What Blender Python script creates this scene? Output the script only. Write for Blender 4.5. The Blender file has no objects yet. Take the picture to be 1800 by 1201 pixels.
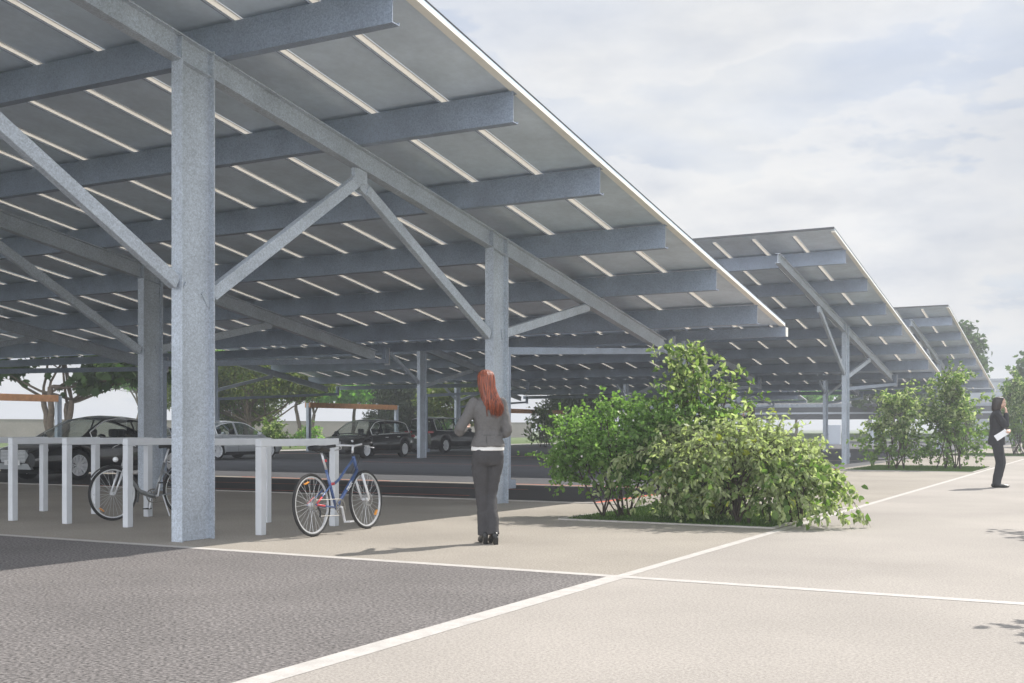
import bpy, bmesh, math, random
import numpy as np
from mathutils import Vector, Matrix
SC = bpy.context.scene
COL = SC.collection
PI = math.pi

# ------------------------------------------------------------------ camera
cam_d = bpy.data.cameras.new("camera"); cam = bpy.data.objects.new("camera", cam_d); COL.objects.link(cam)
cam.location = (0, 0, 1.18); cam.rotation_euler = (PI/2, 0, 0.498)
cam_d.sensor_width = 36; cam_d.lens = 39.95; cam_d.shift_y = 0.0848
cam_d.clip_start = 0.05; cam_d.clip_end = 6000
SC.camera = cam
# ------------------------------------------------------------------ sun, sky, exposure
SUNV = Vector((0.36, 0.90, 1.0)).normalized()
sun_d = bpy.data.lights.new("sun", 'SUN'); sun_d.energy = 4.3; sun_d.angle = math.radians(0.5); sun_d.color = (1.0, 0.95, 0.88)
sun = bpy.data.objects.new("sun", sun_d); COL.objects.link(sun)
sun.rotation_euler = (-SUNV).to_track_quat('-Z', 'Y').to_euler(); sun.location = (20, 40, 60)
W = bpy.data.worlds.new("World"); SC.world = W; W.use_nodes = True
nt = W.node_tree; N = nt.nodes; L = nt.links; N.clear()
def nn(tree, t, **kw):
    n = tree.nodes.new(t)
    for k, v in kw.items(): setattr(n, k, v)
    return n
wout = nn(nt, 'ShaderNodeOutputWorld'); bg = nn(nt, 'ShaderNodeBackground'); bg.inputs[1].default_value = 0.1
sky = nn(nt, 'ShaderNodeTexSky', sky_type='NISHITA', sun_disc=False)
sky.sun_elevation = math.asin(SUNV.z); sky.sun_rotation = math.atan2(SUNV.x, SUNV.y); sky.air_density = 1.0; sky.dust_density = 2.0
tc = nn(nt, 'ShaderNodeTexCoord'); sep = nn(nt, 'ShaderNodeSeparateXYZ'); L.new(tc.outputs['Generated'], sep.inputs[0])
def wm(op, a, b=None, clamp=False):
    n = nn(nt, 'ShaderNodeMath', operation=op, use_clamp=clamp)
    for i, x in enumerate((a, b)):
        if x is None: continue
        if isinstance(x, (int, float)): n.inputs[i].default_value = x
        else: L.new(x, n.inputs[i])
    return n.outputs[0]
zz = wm('ADD', wm('ABSOLUTE', sep.outputs[2]), 0.22)
cv = nn(nt, 'ShaderNodeCombineXYZ'); L.new(wm('DIVIDE', sep.outputs[0], zz), cv.inputs[0]); L.new(wm('DIVIDE', sep.outputs[1], zz), cv.inputs[1]); L.new(wm('MULTIPLY', sep.outputs[2], 3.0), cv.inputs[2])
n1 = nn(nt, 'ShaderNodeTexNoise'); n1.inputs['Scale'].default_value = 1.15; n1.inputs['Detail'].default_value = 9; n1.inputs['Roughness'].default_value = 0.52; n1.inputs['Distortion'].default_value = 0.35
L.new(cv.outputs[0], n1.inputs['Vector'])
n2 = nn(nt, 'ShaderNodeTexNoise'); n2.inputs['Scale'].default_value = 2.6; n2.inputs['Detail'].default_value = 8; n2.inputs['Roughness'].default_value = 0.55
va = nn(nt, 'ShaderNodeVectorMath', operation='ADD'); va.inputs[1].default_value = (7.3, 2.1, 4.0); L.new(cv.outputs[0], va.inputs[0]); L.new(va.outputs[0], n2.inputs['Vector'])
r1 = nn(nt, 'ShaderNodeValToRGB'); r1.color_ramp.elements[0].position = 0.30; r1.color_ramp.elements[1].position = 0.62
L.new(n1.outputs[0], r1.inputs[0])
r2 = nn(nt, 'ShaderNodeValToRGB'); r2.color_ramp.elements[0].position = 0.36; r2.color_ramp.elements[1].position = 0.60
r2.color_ramp.elements[0].color = (4.4, 4.75, 5.35, 1); r2.color_ramp.elements[1].color = (5.9, 5.98, 6.05, 1)
L.new(n2.outputs[0], r2.inputs[0])
# cloud brightness falls towards the zenith (thinner veil overhead)
up = wm('SUBTRACT', 1.0, wm('MULTIPLY', wm('MAXIMUM', wm('SUBTRACT', sep.outputs[2], 0.40), 0.0), 1.1), True)
cm = nn(nt, 'ShaderNodeVectorMath', operation='SCALE'); L.new(r2.outputs[0], cm.inputs[0]); L.new(up, cm.inputs[3])
skb = nn(nt, 'ShaderNodeVectorMath', operation='MULTIPLY_ADD'); skb.inputs[1].default_value = (0.55, 0.6, 0.7); skb.inputs[2].default_value = (1.6, 1.9, 2.4)
L.new(sky.outputs[0], skb.inputs[0])
mx = nn(nt, 'ShaderNodeMix', data_type='RGBA'); 
fac = wm('ADD', wm('MULTIPLY', r1.outputs[0], 0.35), 0.65, True)
L.new(fac, mx.inputs[0]); L.new(skb.outputs[0], mx.inputs[6]); L.new(cm.outputs[0], mx.inputs[7])
# puffy cumulus banks low in the sky, with white rims and greyer bellies
n3 = nn(nt, 'ShaderNodeTexNoise'); n3.inputs['Scale'].default_value = 1.9; n3.inputs['Detail'].default_value = 12; n3.inputs['Roughness'].default_value = 0.56
vb = nn(nt, 'ShaderNodeVectorMath', operation='MULTIPLY_ADD'); vb.inputs[1].default_value = (2.3, 2.3, 6.0); vb.inputs[2].default_value = (0.9, 3.1, 2.2)
L.new(tc.outputs['Generated'], vb.inputs[0]); L.new(vb.outputs[0], n3.inputs['Vector'])
r3 = nn(nt, 'ShaderNodeValToRGB'); r3.color_ramp.elements[0].position = 0.455; r3.color_ramp.elements[1].position = 0.485; L.new(n3.outputs[0], r3.inputs[0])
r4 = nn(nt, 'ShaderNodeValToRGB'); r4.color_ramp.elements[0].position = 0.50; r4.color_ramp.elements[1].position = 0.66
r4.color_ramp.elements[0].color = (6.35, 6.3, 6.25, 1); r4.color_ramp.elements[1].color = (3.9, 4.15, 4.7, 1); L.new(n3.outputs[0], r4.inputs[0])
m2 = nn(nt, 'ShaderNodeMix', data_type='RGBA'); lowf = wm('MULTIPLY', r3.outputs[0], wm('SUBTRACT', 1.0, wm('MULTIPLY', sep.outputs[2], 1.8), True)); L.new(wm('MULTIPLY', lowf, 0.95), m2.inputs[0])
L.new(mx.outputs[2], m2.inputs[6]); L.new(r4.outputs[0], m2.inputs[7])
# unseen sky behind the camera, brightened as added fill for the roof undersides
gain = wm('ADD', 1.0, wm('MULTIPLY', wm('ADD', wm('MULTIPLY', sep.outputs[1], -1.1), 0.05, True), 2.7))
# one heavy grey-blue cloud bank low in the north-east
dn = nn(nt, 'ShaderNodeVectorMath', operation='DOT_PRODUCT'); dn.inputs[1].default_value = tuple(Vector((0.10, 1.0, 0.10)).normalized()); L.new(tc.outputs['Generated'], dn.inputs[0])
bank = wm('MULTIPLY', wm('SUBTRACT', dn.outputs['Value'], 0.955, True), 22.0, True); bank = wm('MULTIPLY', bank, wm('SUBTRACT', 1.25, wm('MULTIPLY', n3.outputs[0], 0.9), True))
gain = wm('MULTIPLY', gain, wm('SUBTRACT', 1.0, wm('MULTIPLY', bank, 0.30)))
gs = nn(nt, 'ShaderNodeVectorMath', operation='SCALE'); L.new(m2.outputs[2], gs.inputs[0]); L.new(gain, gs.inputs[3])
L.new(gs.outputs[0], bg.inputs[0]); L.new(bg.outputs[0], wout.inputs[0])
SC.view_settings.view_transform = 'Standard'; SC.view_settings.look = 'None'; SC.view_settings.exposure = 0.5; SC.view_settings.gamma = 1.0
SC.view_settings.use_curve_mapping = False
SC.cycles.max_bounces = 8; SC.cycles.diffuse_bounces = 5; SC.cycles.glossy_bounces = 3; SC.cycles.transparent_max_bounces = 12; SC.cycles.transmission_bounces = 4
SC.cycles.volume_bounces = 0; SC.cycles.sample_clamp_indirect = 6

# ------------------------------------------------------------------ materials
MATS = {}
def mat(name, col, rough=0.6, metal=0.0, spec=0.5, noise=None, bump=None, coat=0.0, scale_noise2=None, noise2=0.12):
    """noise=(scale, amount, detail) multiplies the colour; bump=(scale,strength,distance)"""
    if name in MATS: return MATS[name]
    m = bpy.data.materials.new(name); m.use_nodes = True; t = m.node_tree; p = t.nodes['Principled BSDF']
    p.inputs['Base Color'].default_value = (*col, 1); p.inputs['Roughness'].default_value = rough
    p.inputs['Metallic'].default_value = metal; p.inputs['Specular IOR Level'].default_value = spec
    p.inputs['Coat Weight'].default_value = coat
    tcn = nn(t, 'ShaderNodeTexCoord')
    last = None
    if noise:
        s, a, d = noise
        n = nn(t, 'ShaderNodeTexNoise'); n.inputs['Scale'].default_value = s; n.inputs['Detail'].default_value = d
        t.links.new(tcn.outputs['Object'], n.inputs['Vector'])
        mr = nn(t, 'ShaderNodeMapRange'); mr.inputs[1].default_value = 0.3; mr.inputs[2].default_value = 0.7; mr.inputs[3].default_value = 1-a; mr.inputs[4].default_value = 1+a
        t.links.new(n.outputs[0], mr.inputs[0]); last = mr.outputs[0]
        if scale_noise2:
            n_ = nn(t, 'ShaderNodeTexNoise'); n_.inputs['Scale'].default_value = scale_noise2; n_.inputs['Detail'].default_value = 5
            t.links.new(tcn.outputs['Object'], n_.inputs['Vector'])
            m2 = nn(t, 'ShaderNodeMapRange'); m2.inputs[1].default_value = 0.3; m2.inputs[2].default_value = 0.7; m2.inputs[3].default_value = 1-noise2; m2.inputs[4].default_value = 1+noise2
            t.links.new(n_.outputs[0], m2.inputs[0])
            mu = nn(t, 'ShaderNodeMath', operation='MULTIPLY'); t.links.new(last, mu.inputs[0]); t.links.new(m2.outputs[0], mu.inputs[1]); last = mu.outputs[0]
        sc = nn(t, 'ShaderNodeVectorMath', operation='SCALE'); sc.inputs[0].default_value = col; t.links.new(last, sc.inputs[3])
        t.links.new(sc.outputs[0], p.inputs['Base Color'])
    if bump:
        s, st, di = bump
        n = nn(t, 'ShaderNodeTexNoise'); n.inputs['Scale'].default_value = s; n.inputs['Detail'].default_value = 4
        t.links.new(tcn.outputs['Object'], n.inputs['Vector'])
        b = nn(t, 'ShaderNodeBump'); b.inputs['Strength'].default_value = st; b.inputs['Distance'].default_value = di
        t.links.new(n.outputs[0], b.inputs['Height']); t.links.new(b.outputs[0], p.inputs['Normal'])
    MATS[name] = m; return m

def galv(name, col, amt=0.16, metal=0.35, rough=0.5):
    m = bpy.data.materials.new(name); m.use_nodes = True; t = m.node_tree; p = t.nodes['Principled BSDF']
    tcn = nn(t, 'ShaderNodeTexCoord')
    n0 = nn(t, 'ShaderNodeTexNoise'); n0.inputs['Scale'].default_value = 30; n0.inputs['Detail'].default_value = 2
    t.links.new(tcn.outputs['Object'], n0.inputs['Vector'])
    ad = nn(t, 'ShaderNodeMix', data_type='VECTOR'); ad.inputs[0].default_value = 0.04
    t.links.new(tcn.outputs['Object'], ad.inputs[4]); t.links.new(n0.outputs['Color'], ad.inputs[5])
    v = nn(t, 'ShaderNodeTexVoronoi'); v.inputs['Scale'].default_value = 75; t.links.new(ad.outputs[1], v.inputs['Vector'])
    bw = nn(t, 'ShaderNodeRGBToBW'); t.links.new(v.outputs['Color'], bw.inputs[0])
    n = nn(t, 'ShaderNodeTexNoise'); n.inputs['Scale'].default_value = 2.2; n.inputs['Detail'].default_value = 7; t.links.new(tcn.outputs['Object'], n.inputs['Vector'])
    a1 = nn(t, 'ShaderNodeMapRange'); a1.inputs[3].default_value = 1-amt; a1.inputs[4].default_value = 1+amt; t.links.new(bw.outputs[0], a1.inputs[0])
    a2 = nn(t, 'ShaderNodeMapRange'); a2.inputs[1].default_value = .3; a2.inputs[2].default_value = .7; a2.inputs[3].default_value = .88; a2.inputs[4].default_value = 1.1; t.links.new(n.outputs[0], a2.inputs[0])
    mu = nn(t, 'ShaderNodeMath', operation='MULTIPLY'); t.links.new(a1.outputs[0], mu.inputs[0]); t.links.new(a2.outputs[0], mu.inputs[1])
    sc = nn(t, 'ShaderNodeVectorMath', operation='SCALE'); sc.inputs[0].default_value = col; t.links.new(mu.outputs[0], sc.inputs[3])
    t.links.new(sc.outputs[0], p.inputs['Base Color'])
    r = nn(t, 'ShaderNodeMapRange'); r.inputs[3].default_value = rough-.12; r.inputs[4].default_value = rough+.12; t.links.new(bw.outputs[0], r.inputs[0]); t.links.new(r.outputs[0], p.inputs['Roughness'])
    p.inputs['Metallic'].default_value = metal
    MATS[name] = m; return m

def foliage(name, c0, c1, c2, trans=0.35):
    """leaf colours picked per leaf between c0, c1, c2"""
    m = bpy.data.materials.new(name); m.use_nodes = True; t = m.node_tree; p = t.nodes['Principled BSDF']; out = t.nodes['Material Output']
    g = nn(t, 'ShaderNodeNewGeometry'); cr = nn(t, 'ShaderNodeValToRGB')
    e = cr.color_ramp.elements; e[0].color = (*c0, 1); e[1].color = (*c2, 1); e2 = e.new(0.5); e2.color = (*c1, 1)
    t.links.new(g.outputs['Random Per Island'], cr.inputs[0])
    t.links.new(cr.outputs[0], p.inputs['Base Color']); p.inputs['Roughness'].default_value = 0.5; p.inputs['Specular IOR Level'].default_value = 0.35
    tr = nn(t, 'ShaderNodeBsdfTranslucent'); sc = nn(t, 'ShaderNodeVectorMath', operation='MULTIPLY'); sc.inputs[1].default_value = (1.35, 1.55, 0.85)
    t.links.new(cr.outputs[0], sc.inputs[0]); t.links.new(sc.outputs[0], tr.inputs[0])
    mxs = nn(t, 'ShaderNodeMixShader'); mxs.inputs[0].default_value = trans
    t.links.new(p.outputs[0], mxs.inputs[1]); t.links.new(tr.outputs[0], mxs.inputs[2]); t.links.new(mxs.outputs[0], out.inputs[0])
    MATS[name] = m; return m

def translum(name, col):
    m = bpy.data.materials.new(name); m.use_nodes = True; t = m.node_tree; p = t.nodes['Principled BSDF']; out = t.nodes['Material Output']
    p.inputs['Base Color'].default_value = (.75,.73,.69,1); p.inputs['Roughness'].default_value = .5
    tr = nn(t, 'ShaderNodeBsdfTranslucent'); tr.inputs[0].default_value = (*col,1)
    tcn = nn(t, 'ShaderNodeTexCoord'); n = nn(t, 'ShaderNodeTexNoise'); n.inputs['Scale'].default_value = 30; t.links.new(tcn.outputs['Object'], n.inputs['Vector'])
    mr = nn(t, 'ShaderNodeMapRange'); mr.inputs[3].default_value = .85; mr.inputs[4].default_value = 1.1; t.links.new(n.outputs[0], mr.inputs[0])
    sc = nn(t, 'ShaderNodeVectorMath', operation='SCALE'); sc.inputs[0].default_value = col; t.links.new(mr.outputs[0], sc.inputs[3]); t.links.new(sc.outputs[0], tr.inputs[0])
    mxs = nn(t, 'ShaderNodeMixShader'); mxs.inputs[0].default_value = .6; t.links.new(p.outputs[0], mxs.inputs[1]); t.links.new(tr.outputs[0], mxs.inputs[2]); t.links.new(mxs.outputs[0], out.inputs[0])
    MATS[name] = m; return m

def glassmat(name, tint, gl=0.12):
    m = bpy.data.materials.new(name); m.use_nodes = True; t = m.node_tree; t.nodes.remove(t.nodes['Principled BSDF']); out = t.nodes['Material Output']
    a = nn(t, 'ShaderNodeBsdfTransparent'); a.inputs[0].default_value = (*tint, 1)
    b = nn(t, 'ShaderNodeBsdfGlossy'); b.inputs[1].default_value = 0.03; b.inputs[0].default_value = (.9, .95, 1, 1)
    f = nn(t, 'ShaderNodeLayerWeight'); f.inputs[0].default_value = 0.5
    pw = nn(t, 'ShaderNodeMath', operation='POWER'); pw.inputs[1].default_value = 4.0; t.links.new(f.outputs['Facing'], pw.inputs[0])
    ad = nn(t, 'ShaderNodeMath', operation='ADD', use_clamp=True); ad.inputs[1].default_value = gl; t.links.new(pw.outputs[0], ad.inputs[0])
    mxs = nn(t, 'ShaderNodeMixShader'); t.links.new(ad.outputs[0], mxs.inputs[0]); t.links.new(a.outputs[0], mxs.inputs[1]); t.links.new(b.outputs[0], mxs.inputs[2]); t.links.new(mxs.outputs[0], out.inputs[0])
    MATS[name] = m; return m

STEEL = galv('galvanised_steel', (0.50, 0.53, 0.57), 0.16, .15)
STEELC = galv('galvanised_column_steel', (0.44, 0.485, 0.545), 0.28, .12)
PURL = galv('purlin_steel', (0.275, 0.325, 0.41), 0.24, .12)
WHITEST = mat('white_steel', (0.62, 0.64, 0.67), 0.45, noise=(6, .05, 4))
CREAM = mat('cream_rail', (0.93, 0.90, 0.83), 0.5, noise=(5, .04, 4))
SHEET = mat('roof_sheet', (0.66, 0.75, 0.85), 0.6, noise=(1.3, .13, 6), scale_noise2=11, noise2=.04)
STRIP = translum('daylight_strip', (.90,.87,.82))
PV = mat('solar_glass', (0.012, 0.014, 0.02), 0.35, spec=0.8, noise=(4, .1, 2))
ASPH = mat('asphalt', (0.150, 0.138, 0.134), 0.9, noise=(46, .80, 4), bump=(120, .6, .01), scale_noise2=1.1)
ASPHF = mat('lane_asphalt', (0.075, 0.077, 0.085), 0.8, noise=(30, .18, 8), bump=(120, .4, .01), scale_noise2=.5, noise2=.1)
ASPHD = mat('shaded_asphalt', (0.030, 0.029, 0.029), 0.85, noise=(30, .25, 8), bump=(120, .4, .01), scale_noise2=.7)  # darker asphalt copy, deep canopy shade put into the colour
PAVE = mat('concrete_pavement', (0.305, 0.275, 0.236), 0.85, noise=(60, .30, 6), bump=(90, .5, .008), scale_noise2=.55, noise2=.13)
PATHM = mat('pale_path', (0.332, 0.304, 0.276), 0.85, noise=(60, .24, 6), bump=(90, .5, .008), scale_noise2=.45, noise2=.12)
LINE = mat('white_paint', (0.49, 0.465, 0.44), 0.7, noise=(9, .12, 10), scale_noise2=70, noise2=.10)
KERB = mat('kerb_stone', (0.42, 0.395, 0.37), 0.8, noise=(12, .08, 6))
REDL = mat('coral_paint', (0.62, 0.13, 0.075), 0.7, noise=(14, .1, 6))
GRASS = mat('grass_ground', (0.10, 0.15, 0.035), 0.95, noise=(3, .3, 8), scale_noise2=30)
CONC = mat('wall_concrete', (0.26, 0.235, 0.215), 0.9, noise=(.6, .14, 10), scale_noise2=9)
TIMBER = mat('timber', (0.66, 0.33, 0.16), 0.7, noise=(5, .15, 8))
BARK = mat('bark', (0.16, 0.125, 0.095), 0.9, noise=(8, .3, 8), bump=(30, .5, .02))
STEMM = mat('dark_stem', (0.055, 0.040, 0.030), 0.85, noise=(20, .3, 4))
RUBBER = mat('rubber', (0.02, 0.02, 0.021), 0.75)
BLACKP = mat('black_plastic', (0.018, 0.018, 0.02), 0.5)
CHROME = mat('chrome', (0.88, 0.89, 0.90), 0.3, metal=0.1)
ALU = mat('brushed_aluminium', (0.66, 0.67, 0.69), 0.35, metal=0.3)
GLASS = glassmat('car_glass', (0.80, 0.84, 0.83), .05)

# ------------------------------------------------------------------ mesh builder
class MB:
    def __init__(s): s.v = []; s.f = []
    def add(s, vs, fs):
        b = len(s.v); s.v.extend([tuple(v) for v in vs]); s.f.extend([tuple(b+i for i in f) for f in fs]); return s
    def box(s, c, d, M=None):
        x, y, z = d[0]/2, d[1]/2, d[2]/2
        vs = [Vector(p) for p in ((-x,-y,-z),(x,-y,-z),(x,y,-z),(-x,y,-z),(-x,-y,z),(x,-y,z),(x,y,z),(-x,y,z))]
        if M is not None: vs = [M @ v for v in vs]
        c = Vector(c)
        return s.add([v+c for v in vs], [(0,3,2,1),(4,5,6,7),(0,1,5,4),(1,2,6,5),(2,3,7,6),(3,0,4,7)])
    def bb(s, x0, x1, y0, y1, z0, z1): return s.box(((x0+x1)/2,(y0+y1)/2,(z0+z1)/2), (x1-x0,y1-y0,z1-z0))
    def prof(s, p0, p1, poly, up=(0,0,1), cap=True):
        """extrude a closed 2-d profile [(side, up)] from p0 to p1"""
        p0 = Vector(p0); p1 = Vector(p1); d = (p1-p0).normalized(); sd = d.cross(Vector(up)).normalized(); u = sd.cross(d)
        n = len(poly); vs = [p0+sd*a+u*b for a, b in poly]+[p1+sd*a+u*b for a, b in poly]
        fs = [(i, (i+1) % n, n+(i+1) % n, n+i) for i in range(n)]
        if cap: fs += [tuple(range(n-1, -1, -1)), tuple(range(n, 2*n))]
        return s.add(vs, fs)
    def beam(s, p0, p1, w, h, up=(0,0,1)):
        return s.prof(p0, p1, [(-w/2,-h/2),(w/2,-h/2),(w/2,h/2),(-w/2,h/2)], up)
    def ibeam(s, p0, p1, w, h, tf=.016, tw=.011, up=(0,0,1)):
        a, b, t, q = w/2, h/2, tf, tw/2
        return s.prof(p0, p1, [(-a,-b),(a,-b),(a,-b+t),(q,-b+t),(q,b-t),(a,b-t),(a,b),(-a,b),(-a,b-t),(-q,b-t),(-q,-b+t),(-a,-b+t)], up)
    def tube(s, pts, rad, n=8, cap=True, flat=None):
        pts = [Vector(p) for p in pts]; m = len(pts)
        if isinstance(rad, (int, float)): rad = [rad]*m
        t0 = (pts[1]-pts[0]).normalized(); a = Vector((0,0,1)) if abs(t0.z) < .9 else Vector((1,0,0))
        u = t0.cross(a).normalized(); vs = []
        for i, p in enumerate(pts):
            t = (pts[min(i+1, m-1)]-pts[max(i-1, 0)]).normalized()
            u = (u-t*u.dot(t)).normalized(); w = t.cross(u)
            for k in range(n):
                an = 2*PI*k/n; vs.append(p+(u*math.cos(an)+w*math.sin(an))*rad[i])
        fs = [(i*n+k, i*n+(k+1) % n, (i+1)*n+(k+1) % n, (i+1)*n+k) for i in range(m-1) for k in range(n)]
        if cap: fs += [tuple(range(n-1, -1, -1)), tuple((m-1)*n+k for k in range(n))]
        return s.add(vs, fs)
    def lathe(s, prof_, n=32, c=(0,0,0), axis='Y'):
        """profile [(radius, height)], revolved"""
        c = Vector(c); vs = []
        for k in range(n):
            an = 2*PI*k/n
            for r, h in prof_:
                if axis == 'Y': vs.append(c+Vector((r*math.cos(an), h, r*math.sin(an))))
                else: vs.append(c+Vector((r*math.cos(an), r*math.sin(an), h)))
        m = len(prof_); fs = [(k*m+j, k*m+j+1, ((k+1) % n)*m+j+1, ((k+1) % n)*m+j) for k in range(n) for j in range(m-1)]
        return s.add(vs, fs)
    def loft(s, rings, cap=True, closed=True):
        n = len(rings[0]); vs = [p for r in rings for p in r]; kk = n if closed else n-1
        fs = [(i*n+k, i*n+(k+1) % n, (i+1)*n+(k+1) % n, (i+1)*n+k) for i in range(len(rings)-1) for k in range(kk)]
        if cap: fs += [tuple(range(n-1, -1, -1)), tuple((len(rings)-1)*n+k for k in range(n))]
        return s.add(vs, fs)
    def ell(s, c, r, n=12, m=8, M=None):
        c = Vector(c); vs = []; 
        for j in range(m+1):
            th = PI*j/m
            for k in range(n):
                v = Vector((r[0]*math.sin(th)*math.cos(2*PI*k/n), r[1]*math.sin(th)*math.sin(2*PI*k/n), r[2]*math.cos(th)))
                if M is not None: v = M @ v
                vs.append(c+v)
        fs = [(j*n+k, j*n+(k+1) % n, (j+1)*n+(k+1) % n, (j+1)*n+k) for j in range(m) for k in range(n)]
        return s.add(vs, fs)
    def build(s, name, m, parent=None, origin=(0,0,0), smooth=False, bevel=0, remesh=0, smoothit=0, fixn=False, subsurf=0):
        me = bpy.data.meshes.new(name); o_ = Vector(origin)
        me.from_pydata([tuple(Vector(v)-o_) for v in s.v] if origin != (0,0,0) else s.v, [], s.f); me.update()
        if fixn or smooth:
            bm = bmesh.new(); bm.from_mesh(me)
            if fixn: bmesh.ops.remove_doubles(bm, verts=bm.verts, dist=1e-5)
            bmesh.ops.recalc_face_normals(bm, faces=bm.faces); bm.to_mesh(me); bm.free()
        if smooth:
            me.polygons.foreach_set('use_smooth', [True]*len(me.polygons))
        if m is not None: me.materials.append(m)
        o = bpy.data.objects.new(name, me); COL.objects.link(o)
        if parent is not None: o.parent = parent
        else: o.location = origin
        if remesh:
            r = o.modifiers.new('remesh', 'REMESH'); r.mode = 'VOXEL'; r.voxel_size = remesh; r.use_smooth_shade = True
        if smoothit:
            r = o.modifiers.new('smooth', 'SMOOTH'); r.iterations = smoothit; r.factor = .5
        if subsurf:
            r = o.modifiers.new('sub', 'SUBSURF'); r.levels = subsurf; r.render_levels = subsurf
        if bevel:
            r = o.modifiers.new('bevel', 'BEVEL'); r.width = bevel; r.segments = 2; r.limit_method = 'ANGLE'
        return o

def empty(name, loc, label, cat, rz=0, group=None):
    o = bpy.data.objects.new(name, None); COL.objects.link(o); o.location = loc; o.rotation_euler = (0, 0, rz); o.empty_display_size = .3
    o['label'] = label; o['category'] = cat
    if group: o['group'] = group
    return o
def tag(o, label, cat, group=None, kind=None):
    if label: o['label'] = label
    if cat: o['category'] = cat
    if group: o['group'] = group
    if kind: o['kind'] = kind
    return o
def struct(o, label=None, cat=None):
    o['kind'] = 'structure'
    if label: o['label'] = label
    if cat: o['category'] = cat
    return o
def dup(root, loc, rz, label, scale=1.0):
    def rec(o, par):
        c = o.copy(); COL.objects.link(c)
        if par is not None: c.parent = par
        for ch in [x for x in o.children]: rec(ch, c)
        return c
    r = rec(root, None); r.location = loc; r.rotation_euler = (0, 0, rz); r.scale = (scale,)*3; r['label'] = label
    return r

# ------------------------------------------------------------------ ground
def sheet(name, x0, x1, y0, y1, z, m, label, cat):
    o = MB().add([(x0,y0,z),(x1,y0,z),(x1,y1,z),(x0,y1,z)], [(0,1,2,3)]).build(name, m); return struct(o, label, cat)
bpy_ground = sheet('ground', -1500, 1500, -400, 2500, -0.02, GRASS, 'green grass field stretching away behind the car park to the horizon', 'ground')
sheet('pavement', -37, -3.6, -20, 34, -0.0016, PAVE, 'beige concrete paving around the racks and planting', 'pavement')
sheet('path', -3.6, 14, -20, 180, -0.0016, PATHM, 'pale sunlit concrete path on the right', 'path')
sheet('plaza', -7.6, -3.6, 34, 120, -0.0016, PAVE, 'beige paving beside the far solar canopies', 'pavement')
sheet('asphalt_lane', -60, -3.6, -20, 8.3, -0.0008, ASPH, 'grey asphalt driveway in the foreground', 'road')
sheet('parking_floor', -37.6, -7.45, 16.3, 20.6, -0.0008, ASPHD, 'asphalt parking bays coloured dark for the shade under the low edge of the nearest canopy', 'parking lot')
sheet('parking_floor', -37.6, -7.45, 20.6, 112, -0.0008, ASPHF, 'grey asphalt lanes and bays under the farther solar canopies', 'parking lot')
sheet('side_path', -41, -38.4, -10, 120, -0.0008, KERB, 'pale footpath behind the parking rows', 'path')
# ------------------------------------------------------------------ painted lines, kerbs, beds
def lines(name, segs, m, label, cat, z=0.0002):
    b = MB()
    for i, (x0, x1, y0, y1) in enumerate(segs):
        b.add([(x0,y0,z),(x1,y0,z),(x1,y1,z),(x0,y1,z)], [(0,1,2,3)])
    return struct(b.build(name, m), label, cat)
def quadline(b, p, q, w, z):
    p = Vector((*p, z)); q = Vector((*q, z)); d = (q-p).normalized(); s = Vector((-d.y, d.x, 0))*w/2
    b.add([p-s, q-s, q+s, p+s], [(0,1,2,3)])
lines('white_line', [(-3.66,-3.50,-6,8.30),(-3.62,-3.52,8.42,110)], LINE, 'long white painted line running along the edge of the pale path', 'painted line')
lines('white_line', [(-60,-3.5,8.30,8.42),(-3.5,14,8.30,8.42)], LINE, 'white painted line crossing in front of the big column and the walkers', 'painted line', z=.0008)
lines('paving_joint', [(-7.2,-3.62,21.9,21.96),(-7.2,-3.62,27.2,27.26)], LINE, 'two thin white joints in the paving behind the big bush', 'paving joint', z=-.004)
sheet('sunlit_strip', -37.5, -7.5, 20.75, 21.3, .002, PAVE, 'thin pale strip painted as a sunlit band across the parking floor under the nearest canopy edge', 'painted sunlit band')  # sunlight between two canopy shadows, painted as a paler strip
sheet('sunlit_strip', -37.5, -7.5, 41.9, 42.5, .002, PAVE, 'thin pale strip painted as a sunlit band farther back beyond the parked cars', 'painted sunlit band')  # next sunlit band, also put in as pale colour
kb = MB(); kb.bb(-37.6,-7.0,16.22,16.34,-.05,.012); struct(kb.build('kerb', KERB, bevel=.005), 'pale kerb between the rack paving and the darkened parking floor', 'kerb')
b = MB(); quadline(b, (-7.45,16.45), (-7.45,34), .12, 0.0)
for y in (17.2, 19.4):
    quadline(b, (-10.2,y), (-19.5,y-.7), .07, 0.0)
quadline(b, (-7.45,21.15), (-12,21.15), .10, 0.005); quadline(b, (-14.5,21.0), (-19,21.15), .10, 0.005); quadline(b, (-12,38.4), (-26,38.4), .08, 0.0); quadline(b, (-18,42.2), (-36,42.2), .2, 0.005); quadline(b, (-9,34.6),(-7.45,31.5), .12, .004); quadline(b, (-8.2,63.6), (-36,63.6), .14, 0.0)
quadline(b, (-24,33), (-9,30.5), .08, 0.0)
struct(b.build('bay_marking', REDL), 'coral red painted bay markings on the parking floor', 'parking marking')
lines('bay_line', [(-36,-8.5,31.0,31.12),(-36,-8.5,36.0,36.12),(-36,-8.5,52,52.12)], mat('worn_paint', (.16,.16,.165), .8, noise=(9,.2,5)), 'worn pale lines across the parking floor', 'parking marking')
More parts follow.
